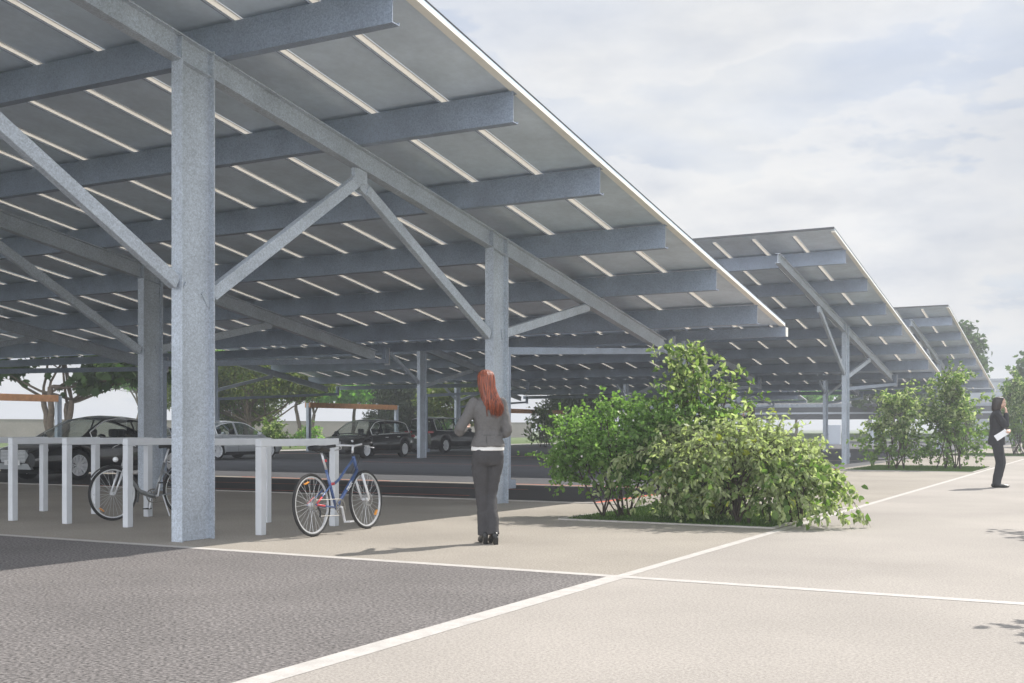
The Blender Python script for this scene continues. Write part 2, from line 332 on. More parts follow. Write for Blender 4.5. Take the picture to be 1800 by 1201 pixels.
def bed(name, x0, x1, y0, y1, label):
    b = MB(); w = .06
    b.bb(x0,x1,y0,y0+w,-.05,.015); b.bb(x0,x1,y1-w,y1,-.05,.015); b.bb(x0,x0+w,y0+w,y1-w,-.05,.015); b.bb(x1-w,x1,y0+w,y1-w,-.05,.015)
    struct(b.build('bed_edging', KERB), 'pale kerb edging around '+label, 'kerb')
    rng = np.random.default_rng(int(abs(x0*10)+y0)); n = int((x1-x0)*(y1-y0)*1500)
    x = rng.uniform(x0+w, x1-w, n); y = rng.uniform(y0+w, y1-w, n); h = rng.uniform(.02,.055,n); a = rng.uniform(0,2*PI,n); lx = rng.normal(0,.012,n); ly = rng.normal(0,.012,n)
    v = np.zeros((n,3,3)); ww = .006
    v[:,0] = np.stack([x-ww*np.cos(a), y-ww*np.sin(a), np.zeros(n)],1); v[:,1] = np.stack([x+ww*np.cos(a), y+ww*np.sin(a), np.zeros(n)],1); v[:,2] = np.stack([x+lx, y+ly, h],1)
    q = MB(); q.add([(x0+w,y0+w,.003),(x1-w,y0+w,.003),(x1-w,y1-w,.003),(x0+w,y1-w,.003)], [(0,1,2,3)])
    q.v += [tuple(p) for p in v.reshape(-1,3)]; q.f += [(4+3*i,5+3*i,6+3*i) for i in range(n)]
    tag(q.build('lawn_grass', MATS.get('lawn') or foliage('lawn', (.035,.075,.015), (.06,.115,.022), (.10,.16,.03), .2)), 'short green grass in '+label, 'grass', kind='stuff')
bed('bed', -6.5, -3.66, 13.2, 17.1, 'the planting bed under the big drooping bush')
bed('bed', -7.1, -3.66, 32.6, 37.2, 'the farther planting bed behind the man in black')
bed('bed', -7.1, -3.66, 52.0, 57.0, 'the farthest planting bed by the path')

# ------------------------------------------------------------------ solar canopies
def canopy(label, xr, xl, zb, slope, yref, purls, yhi, ylo, frames, cols, raft, braces, gussets, pd=.366, drain=None, railstep=1.05):
    O = (xr, ylo, 0); root = empty('solar_canopy', O, label, 'solar canopy', group='tilted solar canopies over the car park')
    Z = lambda y: zb - slope*(y-yref)
    def B(mb, n, m, **k): return mb.build(n, m, root, origin=O, **k)
    xp = xr+.02
    # solar modules between translucent daylight strips
    zt = pd+.05; x = xr; k = 0; hw_ = .05
    def slab(A, xa, xb, ya, yb_, h0, h1):
        A.add([(xa,ya,Z(ya)+h0),(xb,ya,Z(ya)+h0),(xb,yb_,Z(yb_)+h0),(xa,yb_,Z(yb_)+h0),(xa,ya,Z(ya)+h1),(xb,ya,Z(ya)+h1),(xb,yb_,Z(yb_)+h1),(xa,yb_,Z(yb_)+h1)],
            [(0,3,2,1),(4,5,6,7),(0,1,5,4),(1,2,6,5),(2,3,7,6),(3,0,4,7)])
    y0, y1 = yhi+.30, ylo-.02
    while x > xl+.2 and k < 45:
        xn = max(x-railstep, xl)
        A = MB(); slab(A, xn+hw_, x-(hw_ if k else 0), yhi, ylo, zt, zt+.03); pn = B(A, 'solar_module', SHEET)
        A = MB(); slab(A, xn+hw_-.004, x-(hw_ if k else 0)+.004, yhi-.01, ylo+.01, zt+.033, zt+.048); A_ = B(A, 'module_glass', PV)
        if k:
            A = MB(); slab(A, x-hw_+.003, x+hw_-.003, y0, y1, zt-.012, zt-.004); B(A, 'daylight_strip', STRIP)
            A = MB(); slab(A, x-hw_-.012, x-hw_+.002, y0, y1, zt-.038, zt-.002); B(A, 'strip_rail', PURL)
            A = MB(); slab(A, x-hw_+.003, x+hw_-.003, yhi, y0-.003, zt+.002, zt+.03); B(A, 'end_filler', SHEET)
        else:
            A = MB(); slab(A, x-.10, x+.006, yhi+.12, y1, zt-.045, zt-.003); B(A, 'edge_rail', CREAM)
        x = xn; k += 1
    A = MB(); slab(A, xl-.004, xr+.008, yhi-.024, yhi-.011, zt-.004, zt+.052); B(A, 'edge_trim', PV)
    # purlins: lipped channels, web towards the high side
    for y in purls:
        A = MB(); z = Z(y); t = .012; fl = .13
        A.prof((xl+.1, y, z), (xr-.06, y, z), [(0,0),(0,pd),(-fl,pd),(-fl,pd-t),(-t,pd-t),(-t,t),(-fl+t,t),(-fl+t,.03),(-fl,.03),(-fl,0)][::-1])
        B(A, 'purlin', PURL, fixn=True)
    # gutter
    A = MB(); z = Z(ylo)+pd-.20
    A.prof((xl-.02, ylo-.05, z), (xr+.02, ylo-.05, z), [(0,0),(0,.2),(-.012,.2),(-.012,.012),(-.13,.012),(-.13,.18),(-.142,.18),(-.142,0)][::-1]); B(A, 'gutter', PURL, fixn=True)
    A = MB(); A.bb(xr+.02, xr+.032, ylo-.05, ylo+.10, z, z+.19); B(A, 'gutter_end_cap', CREAM)
    # frames
    cw, cd, rh = .15, .48, .27
    for xf in frames:
        for yc in cols:
            A = MB(); zt_ = Z(yc+cd/2)-.02
            A.ibeam((xf, yc+cd/2, 0), (xf, yc+cd/2, zt_), cw, cd, .016, .012, up=(0,1,0)); c = B(A, 'column', STEELC, fixn=True)
        for (ya, yb) in raft:
            A = MB(); za, zb_ = Z(ya)-rh/2-.004, Z(yb)-rh/2-.004
            A.ibeam((xf, ya, za), (xf, yb, zb_), .14, rh, .014, .010); B(A, 'rafter', STEELC, fixn=True)
            for yc in cols:
                for yy in (yc+.02, yc+cd-.02):   # stiffeners above the column flanges
                    A = MB(); zc = Z(yy)-rh/2-.004; A.bb(xf-.066, xf+.066, yy-.007, yy+.007, zc-rh/2+.02, zc+rh/2-.02); B(A, 'stiffener', STEELC)
        for (ya, za, yb, zb_) in braces:
            A = MB(); A.prof((xf, ya, za), (xf, yb, zb_), [(-.045,-.075),(.045,-.075),(.045,-.067),(-.037,-.067),(-.037,.067),(.045,.067),(.045,.075),(-.045,.075)] if False else [(-.045,-.072),(.045,-.072),(.045,.072),(-.045,.072)]); B(A, 'brace', STEELC, bevel=.006)
            # gusset at the column end and at the rafter end
            d = Vector((0, yb-ya, zb_-za)).normalized()
            for (p, s) in ((Vector((xf, ya, za)), -1), (Vector((xf, yb, zb_)), 1)):
                A = MB(); A.beam(p-d*.10, p+d*.0+d*s*.14, .05, .16); B(A, 'gusset', STEELC)
        for (yg, zg) in gussets:
            A = MB(); A.bb(xf-.03, xf+.03, yg-.13, yg+.13, zg-.10, Z(yg)-rh-.003); B(A, 'gusset_plate', STEELC)
        if drain:
            ycol, yd, zl, zh = drain
            A = MB(); xs = xf+.0
            A.bb(xs-.06, xs+.06, yd-.06, yd+.06, zh-.06, Z(yd)+pd-.21)
            A.beam((xs, yd-.06, zh), (xs, ycol+cd+.12, zl), .10, .12)
            A.bb(xs-.055, xs+.055, ycol+cd+.004, ycol+cd+.12, .22, zl+.06)
            A.bb(xs-.05, xs+.05, ycol+cd+.12, ycol+cd+.30, .22, .36)
            B(A, 'drain_pipe', PURL, bevel=.008)
            A = MB(); A.bb(xs-.075, xs+.075, yd+.062, yd+.075, zh-.10, Z(yd)+pd-.20); B(A, 'drain_plate', WHITEST)
    return root
P1 = [9.28+2.497*i for i in range(-3, 6)]
canopy('nearest and largest solar canopy, grey steel frame over the racks, filling the upper left', -6.33, -33.0, 4.285, .1572, 15, P1, 1.0, 23.6,
       [-8.69,-16.14,-23.59,-31.04], [8.70,15.25], [(1.2,22.7)],
       [(9.2,2.62,11.75,4.30),(15.22,2.62,12.02,4.26),(15.75,2.69,18.72,3.36),(8.68,2.69,3.1,5.78)], [(11.88,4.42),(18.78,3.42),(3.0,5.85)], drain=(15.25,23.15,2.41,2.84))
P2 = [31.35+2.87*i for i in range(6)]
can2 = canopy('second solar canopy behind the big drooping bush, its high edge against the clouds', -6.7, -36.7, 5.64, .155, 31.4, P2, 29.7, 48.2,
       [-8.25,-13.8,-24.9,-36.0], [38.0], [(30.0,46.5)],
       [(37.98,3.0,34.75,4.72),(38.5,2.9,42.0,3.62)], [(34.6,4.78),(42.1,3.66)], drain=(38.0,47.3,2.5,2.95), railstep=1.1)
canopy('third solar canopy farther back, small and partly behind the right-hand shrubs', -6.7, -36.7, 5.64, .155, 52.4, [p+21 for p in P2], 50.7, 69.2,
       [-8.25,-13.8,-24.9,-36.0], [59.0], [(51.0,67.5)],
       [(58.98,3.0,55.75,4.72),(59.5,2.9,63.0,3.62)], [(55.6,4.78),(63.1,3.66)], drain=(59.0,68.3,2.5,2.95), railstep=1.1)
canopy('fourth and farthest solar canopy, seen only in strips under the other roofs', -22.5, -36.7, 5.64, .155, 73.4, [p+42 for p in P2], 71.7, 90.2,
       [-24.9,-36.0], [80.0], [(72.0,88.5)],
       [(79.98,3.0,76.75,4.72),(80.5,2.9,84.0,3.62)], [(76.6,4.78),(84.1,3.66)], drain=(80.0,89.3,2.5,2.95), railstep=1.1)

# ------------------------------------------------------------------ bike racks
RACKS = [(-8.45,'bike rack hoop with the blue bicycle beside it, nearest the walking woman'),(-9.5,'bike rack hoop half hidden behind the big front column'),
         (-10.5,'bike rack hoop just left of the big column, in front of the grey bicycle handlebars'),(-11.55,'bike rack hoop behind the front wheel of the grey bicycle'),
         (-12.55,'bike rack hoop in front of the black car headlight'),(-13.6,'leftmost bike rack hoop in front of the black car grille')]
for x, lab in RACKS:
    O = (x, 10.3, 0); r = empty('bike_rack', O, lab, 'bike rack', group='row of steel hoop bike racks')
    s = .085
    for y in (9.72, 11.04):
        A = MB(); A.bb(x-s/2, x+s/2, y-s/2, y+s/2, 0, 1.06-s); A.build('post', WHITEST, r, origin=O, bevel=.006)
    A = MB(); A.bb(x-s/2, x+s/2, 9.72-s/2, 11.04+s/2, 1.06-s+.001, 1.06); A.build('top_bar', WHITEST, r, origin=O, bevel=.006)

# ------------------------------------------------------------------ timber frames, wall, far shelter
for x, y0, y1, h, lab in ((-37.7,23.0,31.3,2.5,'timber topped steel frame at the far left by the big-leaved tree'),(-36.9,46.1,54.0,2.5,'timber topped steel frame behind the black estate car'),(-33.4,60.6,69.0,2.38,'timber topped steel frame farthest back, right of the walking woman')):
    O = (x, y0, 0); r = empty('timber_frame', O, lab, 'pergola frame', group='timber topped steel frames behind the parking')
    for y in (y0, y1):
        A = MB(); A.ibeam((x,y,0), (x,y,h-.02), .16, .22, .014, .012, up=(0,1,0)); A.build('post', STEELC, r, origin=O, fixn=True)
    A = MB(); A.bb(x+.085, x+.17, y0-.1, y1-.12, h-.26, h); A.bb(x-.17, x-.085, y0-.1, y1-.12, h-.26, h); A.build('timber_beam', TIMBER, r, origin=O, bevel=.01)
A = MB(); A.prof((-88,30,0.92), (-70,134,0.92), [(-.15,-.95),(.15,-.95),(.15,.98),(-.15,.98)]); A.prof((-88,30,1.925),(-70,134,1.925), [(-.19,-.03),(.19,-.03),(.19,.03),(-.19,.03)])
tag(A.build('concrete_wall', CONC), 'long low beige concrete wall along the far left edge of the site', 'wall')
# far shelter with a corrugated fascia, right of centre
O = (-14, 104, 0); sh = empty('far_shelter', O, 'long low far shelter with a dark corrugated roof edge beyond the canopies', 'shelter')
FASC = mat('dark_fascia', (0.055, 0.06, 0.068), .6)
zz0 = np.linspace(-42, 8, 230); A = MB()
for i in range(len(zz0)-1):
    y = 100.0-(.09 if i % 2 else 0); A.bb(zz0[i], zz0[i+1], y, y+.1, 3.02, 3.30)
A.build('roof_edge', mat('fascia_grey', (.30,.33,.37), .6), sh, origin=O)
A = MB(); A.bb(-42,8,99.98,100.2,2.58,3.02); A.build('upper_fascia', FASC, sh, origin=O)
A = MB(); A.bb(-42,8,99.88,100.2,2.42,2.575); A.build('white_rail', mat('fascia_light', (.42,.45,.49), .6), sh, origin=O)
A = MB(); A.bb(-42,8,99.98,100.2,1.95,2.417); A.build('lower_fascia', FASC, sh, origin=O)
A = MB(); A.add([(-42,100.2,3.0),(8,100.2,3.0),(8,108,3.6),(-42,108,3.6)], [(0,1,2,3)]); A.build('roof', FASC, sh, origin=O)
for x in (-38,-28.5,-19.6,-12,-4,4):
    A = MB(); A.bb(x-.12,x+.12,100.3,100.6,0,3.0); A.build('post', WHITEST, sh, origin=O)
for i, (x, y, lab) in enumerate(((-18.9,84,'pale utility cabinet left of the thin far column'),(-17.0,89.8,'pale utility cabinet seen between the far columns and the bush'))):
    O = (x, y, 0); r = empty('utility_cabinet', O, lab, 'cabinet', rz=0, group='pale utility cabinets on the far paving')
    A = MB(); A.bb(-.42,.42,-.25,.25,0.0,1.42); A.build('body', mat('cabinet_paint', (.50,.54,.60), .5), r, bevel=.02)
    A = MB(); A.bb(-.36,.36,-.262,-.251,.12,1.34); A.build('door', mat('cabinet_door', (.54,.58,.63), .5), r)
A = MB(); A.bb(-60,40,128,128.5,0,.62); 
tag(A.build('hedge_bank', mat('hedge', (.05,.085,.02), .95, noise=(2,.4,8), bump=(3,.8,.2))), 'low green hedge across the far field edge', 'hedge')
O = (6, 120, 0); r = empty('far_building', O, 'pale grey flat-roofed building far away at the right edge behind the trees', 'building')
A = MB(); A.bb(-14,40,118,140,0,5.7); A.build('wall', mat('render_grey', (.36,.385,.42), .9, noise=(.5,.05,6)), r, origin=O)
A = MB(); A.bb(-14.1,40.1,117.9,140.1,5.7,5.95); A.build('roof_edge', mat('roof_edge_grey', (.30,.32,.35), .8), r, origin=O)
# ------------------------------------------------------------------ plants
def leaves_obj(name, P, A, Nn, S, m, parent, shape='ovate', wid=.42, fold=.18):
    """P leaf bases (n,3), A axis, Nn normal, S length -> one mesh of separate leaf blades"""
    n = len(P); A = A/np.linalg.norm(A,axis=1,keepdims=True); Bv = np.cross(A, Nn); Bv /= (np.linalg.norm(Bv,axis=1,keepdims=True)+1e-9); Cn = np.cross(Bv, A)
    if shape == 'ovate':
        T = [(0,0,0),(.30,wid*.9,fold),(.68,wid*.72,fold*.8),(1,0,-.06),(.68,-wid*.72,fold*.8),(.30,-wid*.9,fold)]; F = [(0,3,2,1),(0,5,4,3)]
    elif shape == 'dia':
        T = [(0,0,0),(.5,wid,fold),(1,0,0),(.5,-wid,fold)]; F = [(0,2,1),(0,3,2)]
    elif shape == 'needle':
        T = [(0,-wid*.3,0),(0,wid*.3,0),(1,wid*.25,.05),(1,-wid*.25,-.05)]; F = [(0,1,2,3)]
    else:  # maple
        T = [(0,0,0),(.12,.34,.05),(.38,.52,.02),(.42,.30,.06),(.72,.44,-.02),(.70,.17,.04),(1.05,0,-.05),(.70,-.17,.04),(.72,-.44,-.02),(.42,-.30,.06),(.38,-.52,.02),(.12,-.34,.05)]
        F = [(0,6,5,4,3,2,1),(0,11,10,9,8,7,6)]
    T = np.array(T); k = len(T)
    T = T*np.array([1,1,1.0])
    V = P[:,None,:]+S[:,None,None]*(T[None,:,0:1]*A[:,None,:]+T[None,:,1:2]*Bv[:,None,:]+T[None,:,2:3]*Cn[:,None,:])
    me = bpy.data.meshes.new(name); V = V.reshape(-1,3); me.vertices.add(len(V)); me.vertices.foreach_set('co', V.ravel())
    fl = np.concatenate([np.array(f) for f in F]); nl = len(fl); idx = (np.arange(n)[:,None]*k+fl[None,:]).ravel()
    me.loops.add(len(idx)); me.loops.foreach_set('vertex_index', idx.astype(np.int32))
    sizes = np.array([len(f) for f in F]); st0 = np.concatenate([[0],np.cumsum(sizes)[:-1]]); starts = (np.arange(n)[:,None]*nl+st0[None,:]).ravel()
    me.polygons.add(n*len(F)); me.polygons.foreach_set('loop_start', starts.astype(np.int32)); me.polygons.foreach_set('loop_total', np.tile(sizes,n).astype(np.int32))
    me.update(calc_edges=True); me.validate()
    me.materials.append(m); o = bpy.data.objects.new(name, me); COL.objects.link(o); o.parent = parent; return o

def bez(p0, p1, p2, n):
    t = np.linspace(0,1,n)[:,None]; return (1-t)**2*p0+2*t*(1-t)*p1+t**2*p2

class Plant:
    def __init__(s, name, loc, label, cat, seed, group=None):
        s.root = empty(name, (*loc[:2], 0), label, cat, group=group); s.rng = np.random.default_rng(seed); s.w = MB(); s.P = []; s.A = []; s.S = []
    def stem(s, p0, p1, r0, r1, bow=.15, n=7, sides=6, bowdir=None):
        d = p1-p0; L_ = np.linalg.norm(d); off = s.rng.normal(0, bow*L_, 3) if bowdir is None else np.array(bowdir)*L_*bow
        c = bez(p0, p0+d*.5+off, p1, n); c[1:-1] += s.rng.normal(0, .012*L_, (n-2,3)); rr = np.linspace(r0, r1, n)
        s.w.tube([tuple(q) for q in c], list(rr), sides); return c
    def put(s, pts, ax, size, jit):
        n = len(pts); s.P.append(pts); s.A.append(ax); s.S.append(size*s.rng.uniform(1-jit, 1+jit, n))
    def twig(s, c, leaf, dens, spread, size, droop=0.0, t0=.25, jit=.3):
        """leaves along polyline c"""
        seg = np.linalg.norm(np.diff(c,axis=0),axis=1); Ls = seg.sum(); n = max(2, int(Ls*dens)); t = np.sort(s.rng.uniform(t0, 1, n))
        cum = np.concatenate([[0],np.cumsum(seg)])/Ls; pts = np.stack([np.interp(t, cum, c[:,k]) for k in range(3)],1)
        tan = (c[-1]-c[-2])/np.linalg.norm(c[-1]-c[-2]); ax = tan[None]*.5+s.rng.normal(0,spread,(n,3)); ax[:,2] -= droop
        s.put(pts, ax, size, jit)
    def done(s, leafmat, woodmat, shape='ovate', wid=.4, upn=1.0, fold=.18, cast=True, bname='stems', lname='foliage'):
        s.w.build(bname, woodmat, s.root, smooth=True)
        P = np.concatenate(s.P); A = np.concatenate(s.A); S = np.concatenate(s.S); Nn = s.rng.normal(0,.55,P.shape); Nn[:,2] += upn
        keep = P[:,2]-S*.6 > .0; P, A, S, Nn = P[keep], A[keep], S[keep], Nn[keep]
        low = (P[:,2]+A[:,2]/np.linalg.norm(A,axis=1)*S) < .02; A[low,2] = np.abs(A[low,2])
        return leaves_obj(lname, P, A, Nn, S, leafmat, s.root, shape, wid, fold)

def bush(name, loc, label, seed, blobs, leafmat, leaf=.06, dens=60, stems=10, base=.3, tw=10, twl=.35, stemr=.012, shape='ovate', wid=.4, droop=.2, cat='bush', group=None, arch=0.0, upn=1.0, woodmat=None, spread=.6, minz=.05):
    """blobs: (cx,cy,cz, rx,ry,rz, ntargets) relative to loc; every target gets a branch with leafy twigs"""
    p = Plant(name, loc, label, cat, seed, group); R = p.rng
    tot = sum(b[6] for b in blobs); bases = [np.array([R.normal(0,base), R.normal(0,base), 0]) for _ in range(stems)]
    for (cx,cy,cz,rx,ry,rz,nt_) in blobs:
        c = np.array([cx,cy,cz]); rad = np.array([rx,ry,rz])
        ns = max(3, nt_//9)
        subs = []
        for i in range(ns):
            u = R.normal(0,1,3); u /= np.linalg.norm(u); q = c+u*rad*R.uniform(.1,.55); q[2] = max(q[2], .15)
            b0 = min(bases, key=lambda b: np.hypot(*(b[:2]-q[:2]))+R.uniform(0,.4)) 
            bd = (0,0,1) if arch else None
            cc = p.stem(b0, q, stemr*R.uniform(.8,1.3), stemr*.45, bow=(arch if arch else .10), bowdir=bd); subs.append(cc)
        for i in range(nt_):
            u = R.normal(0,1,3); u /= np.linalg.norm(u); q = c+u*rad*R.uniform(.45,1.0)**.6
            q[2] = max(q[2], minz)
            s_ = min(subs, key=lambda a: np.linalg.norm(a[-2]-q)+R.uniform(0,.15)); k = R.integers(3, len(s_)); p0 = s_[k]
            d = q-p0; L_ = np.linalg.norm(d)
            if L_ < .08: continue
            ctrl = p0+d*.5+np.array([0,0,(arch*1.2+.12)*L_]); cc = bez(p0, ctrl, q, 6); p.w.tube([tuple(v) for v in cc], list(np.linspace(stemr*.4, stemr*.12, 6)), 4, cap=False)
            p.twig(cc, leaf, dens, spread, leaf, droop, .3)
            for j in range(tw):
                kk = R.integers(2, 6); q0 = cc[kk]; dd = d/L_*.7+R.normal(0,.6,3); dd[2] -= droop*.8; dd /= np.linalg.norm(dd); ll = twl*R.uniform(.4,1.1)
                e = q0+dd*ll; e[2] = max(e[2]-droop*.3*ll, .04); ct = q0+dd*ll*.5+np.array([0,0,.1*ll])
                c2 = bez(q0, ct, e, 4); p.w.tube([tuple(v) for v in c2], list(np.linspace(stemr*.16, stemr*.06, 4)), 3, cap=False)
                p.twig(c2, leaf, dens, spread, leaf, droop, .1)
    return p, lambda: p.done(leafmat, woodmat or STEMM, shape, wid, upn)

G_BRIGHT = foliage('leaf_bright', (.12,.21,.06), (.18,.30,.09), (.26,.38,.14), .55)
G_LIME = foliage('leaf_lime', (.23,.28,.13), (.38,.42,.24), (.52,.55,.36), .55)
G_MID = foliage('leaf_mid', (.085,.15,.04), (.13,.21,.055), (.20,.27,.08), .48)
G_DARK = foliage('leaf_dark', (.03,.065,.018), (.05,.10,.026), (.09,.15,.036), .35)
G_OLIVE = foliage('leaf_olive', (.075,.115,.03), (.13,.175,.05), (.22,.235,.08), .45)
G_TREE = foliage('leaf_tree', (.13,.29,.05), (.19,.40,.08), (.30,.50,.12), .6)
G_CONIF = foliage('leaf_conifer', (.02,.036,.014), (.035,.055,.02), (.06,.085,.03), .15)
BLOSS = foliage('blossom', (.75,.70,.66), (.85,.82,.80), (.90,.80,.80), .3)
YELL = foliage('leaf_yellow', (.32,.34,.04), (.38,.40,.06), (.42,.40,.09), .4)

# bed in front: flowering bush, tall shrub, arching shrub
p, fin = bush('flowering_bush', (-5.92,14.0), 'bright green bush with tiny white blossoms and dark stems, left in the planting bed', 11,
   [(-.10,.05,1.10,.80,.75,.48,62),(-.80,-.1,.95,.50,.5,.38,16),(.55,.15,1.15,.75,.6,.42,34),(-.1,0,.60,.85,.65,.28,14)], G_BRIGHT, leaf=.058, dens=30, stems=14, base=.13, tw=9, twl=.34, stemr=.012, droop=.05, upn=.5, spread=.7)
R = p.rng; fin()
allP = np.concatenate(p.P); sel = R.choice(len(allP), 230); bp = allP[sel]+R.normal(0,.03,(230,3)); bp[:,2] = np.maximum(bp[:,2],.3)
leaves_obj('blossoms', bp, R.normal(0,1,(230,3)), R.normal(0,1,(230,3)), R.uniform(.025,.045,230), BLOSS, p.root, 'dia', .45, .2)
p, fin = bush('tall_shrub', (-5.28,14.6), 'tall loose shrub with oval leaves rising above the other bushes in the bed', 12,
   [(0,.0,1.62,.66,.5,.40,14),(.08,0,2.02,.36,.32,.34,9),(-.5,-.1,1.42,.6,.5,.22,10),(.55,.1,1.55,.42,.45,.30,8),(.2,.1,1.1,.55,.5,.3,7)], G_MID, leaf=.085, dens=14, stems=5, base=.12, tw=6, twl=.42, stemr=.018, droop=.10, wid=.32, upn=.6)
fin()
R = p.rng; allP = np.concatenate(p.P); t = allP[allP[:,2] > 1.65]; t = t[R.choice(len(t), 380)]
leaves_obj('pale_foliage', t+R.normal(0,.04,t.shape), R.normal(0,1,t.shape), R.normal(0,.6,t.shape)+np.array([0,0,.8]), R.uniform(.07,.11,len(t)), G_LIME, p.root, 'ovate', .3, .15)
p, fin = bush('arching_shrub', (-4.50,13.85), 'big arching shrub with pale drooping leaves hanging over the white line', 13,
   [(0,0,.95,.98,.8,.36,60),(-.2,0,.42,.95,.7,.30,34),(.55,-.05,.88,.65,.6,.32,28),(.90,-.1,.50,.48,.45,.32,20),(.25,.05,.35,.85,.65,.24,22)], G_LIME, leaf=.072, dens=17, stems=12, base=.6, tw=7, twl=.42, stemr=.015, droop=.45, arch=.30, wid=.27, spread=.65, upn=.4)
R = p.rng
# long arching shoots on the right, hanging over the paving
for (ex,ey,ez,hx) in ((1.35,-.35,.45,.8),(1.62,-.1,.32,.95),(1.2,-.5,.30,.6),(1.40,.3,.55,.8),(1.1,.4,.75,.6),(1.45,-.3,.22,.75),(.9,-.7,.35,.5),(-.6,-.85,.5,-.2),(-1.3,-.5,.75,-.5),(.2,-.9,.55,.1)):
    b0 = np.array([R.normal(.1,.2), R.normal(0,.15), .1]); c1 = np.array([hx*.75, ey*.4, 1.35+R.uniform(-.1,.15)]); e = np.array([ex,ey,ez])
    cc = bez(b0, c1, e, 14); p.w.tube([tuple(v) for v in cc], list(np.linspace(.014,.002,14)), 6)
    p.twig(cc, .085, 26, .45, .085, .5, .4)
    for k in range(5, 14):
        for q in range(2):
            d = (cc[min(k+1,13)]-cc[k-1]); d /= np.linalg.norm(d); dd = d*.8+R.normal(0,.45,3); dd[2] -= .25; ll = R.uniform(.15,.32); c2 = bez(cc[k], cc[k]+dd*ll*.5+np.array([0,0,.02]), cc[k]+dd*ll-np.array([0,0,.08]), 4)
            p.w.tube([tuple(v) for v in c2], [.003,.002,.0015,.001], 3, cap=False); p.twig(c2, .08, 26, .5, .08, .5, .1)
fin()
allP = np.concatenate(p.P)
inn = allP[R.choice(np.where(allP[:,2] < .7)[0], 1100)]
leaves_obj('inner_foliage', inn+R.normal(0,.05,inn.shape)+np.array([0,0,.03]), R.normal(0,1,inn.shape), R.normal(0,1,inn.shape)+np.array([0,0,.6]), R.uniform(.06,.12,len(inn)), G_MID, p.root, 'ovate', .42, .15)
yl = allP[R.choice(len(allP), 70)]; leaves_obj('yellow_leaves', yl, R.normal(0,1,yl.shape), R.normal(0,.5,yl.shape)+np.array([0,0,1]), R.uniform(.09,.13,len(yl)), YELL, p.root, 'ovate', .42, .12)

# farther beds
def farbush(loc, h, w, seed, label, top=True, lm=None, leaf=.11, nt_=90):
    bl = [(0,0,h*.30,w,w*.8,h*.24,int(nt_*.30)),(0,0,h*.62,w*.7,w*.6,h*.26,int(nt_*.28)),(.05,0,h*.86,w*.35,w*.35,h*.15,int(nt_*.14))]
    p, f = bush('shrub', loc, label, seed, bl, lm or G_MID, leaf=leaf, dens=13, stems=6, base=.25, tw=5, twl=.5, stemr=.02, droop=.2, wid=.36, cat='bush', group='loose green shrubs in the planting beds'); f()
    R = p.rng; allP = np.concatenate(p.P); t = allP[allP[:,2] > h*.45]; t = t[R.choice(len(t), min(len(t), 1100))]
    leaves_obj('pale_foliage', t+R.normal(0,.05,t.shape), R.normal(0,1,t.shape)+np.array([0,0,-.3]), R.normal(0,.5,t.shape)+np.array([0,0,1]), R.uniform(.09,.15,len(t)), G_LIME, p.root, 'ovate', .3, .15)
farbush((-5.9,34.2), 2.3, 1.15, 21, 'round-topped shrub left in the second bed, beside the thin steel column', nt_=90)
farbush((-4.6,35.0), 2.95, 1.2, 22, 'tall shrub right in the second bed, just left of the man in black', nt_=120)
farbush((-6.6,54.0), 2.6, 1.3, 23, 'shrub far back in the third bed seen behind the second bed', nt_=50)
farbush((-4.4,54.5), 3.6, 1.6, 24, 'shrub right of the man in black, far back beside the path', nt_=110, leaf=.15)
farbush((-32.6,64.2), 2.9, 1.7, 27, 'pale loose bush by the long wall, under the farthest timber frame', nt_=70, leaf=.16)
farbush((-39.0,45.6), 1.5, 1.6, 28, 'low bush growing behind the silver car bonnet', nt_=50, leaf=.16, lm=G_MID)
for i, (x, y, lab) in enumerate(((-42,24.5,'low bush behind the windscreen of the black saloon'),(-42.5,28.5,'low bush behind the side windows of the black saloon'),(-41.5,52,'low bush behind the windscreen of the black estate car'),(-34.5,56,'low green bush behind the black off-roader'))):
    farbush((x,y), 1.35, 1.5, 40+i, lab, nt_=40, leaf=.14, lm=G_TREE)

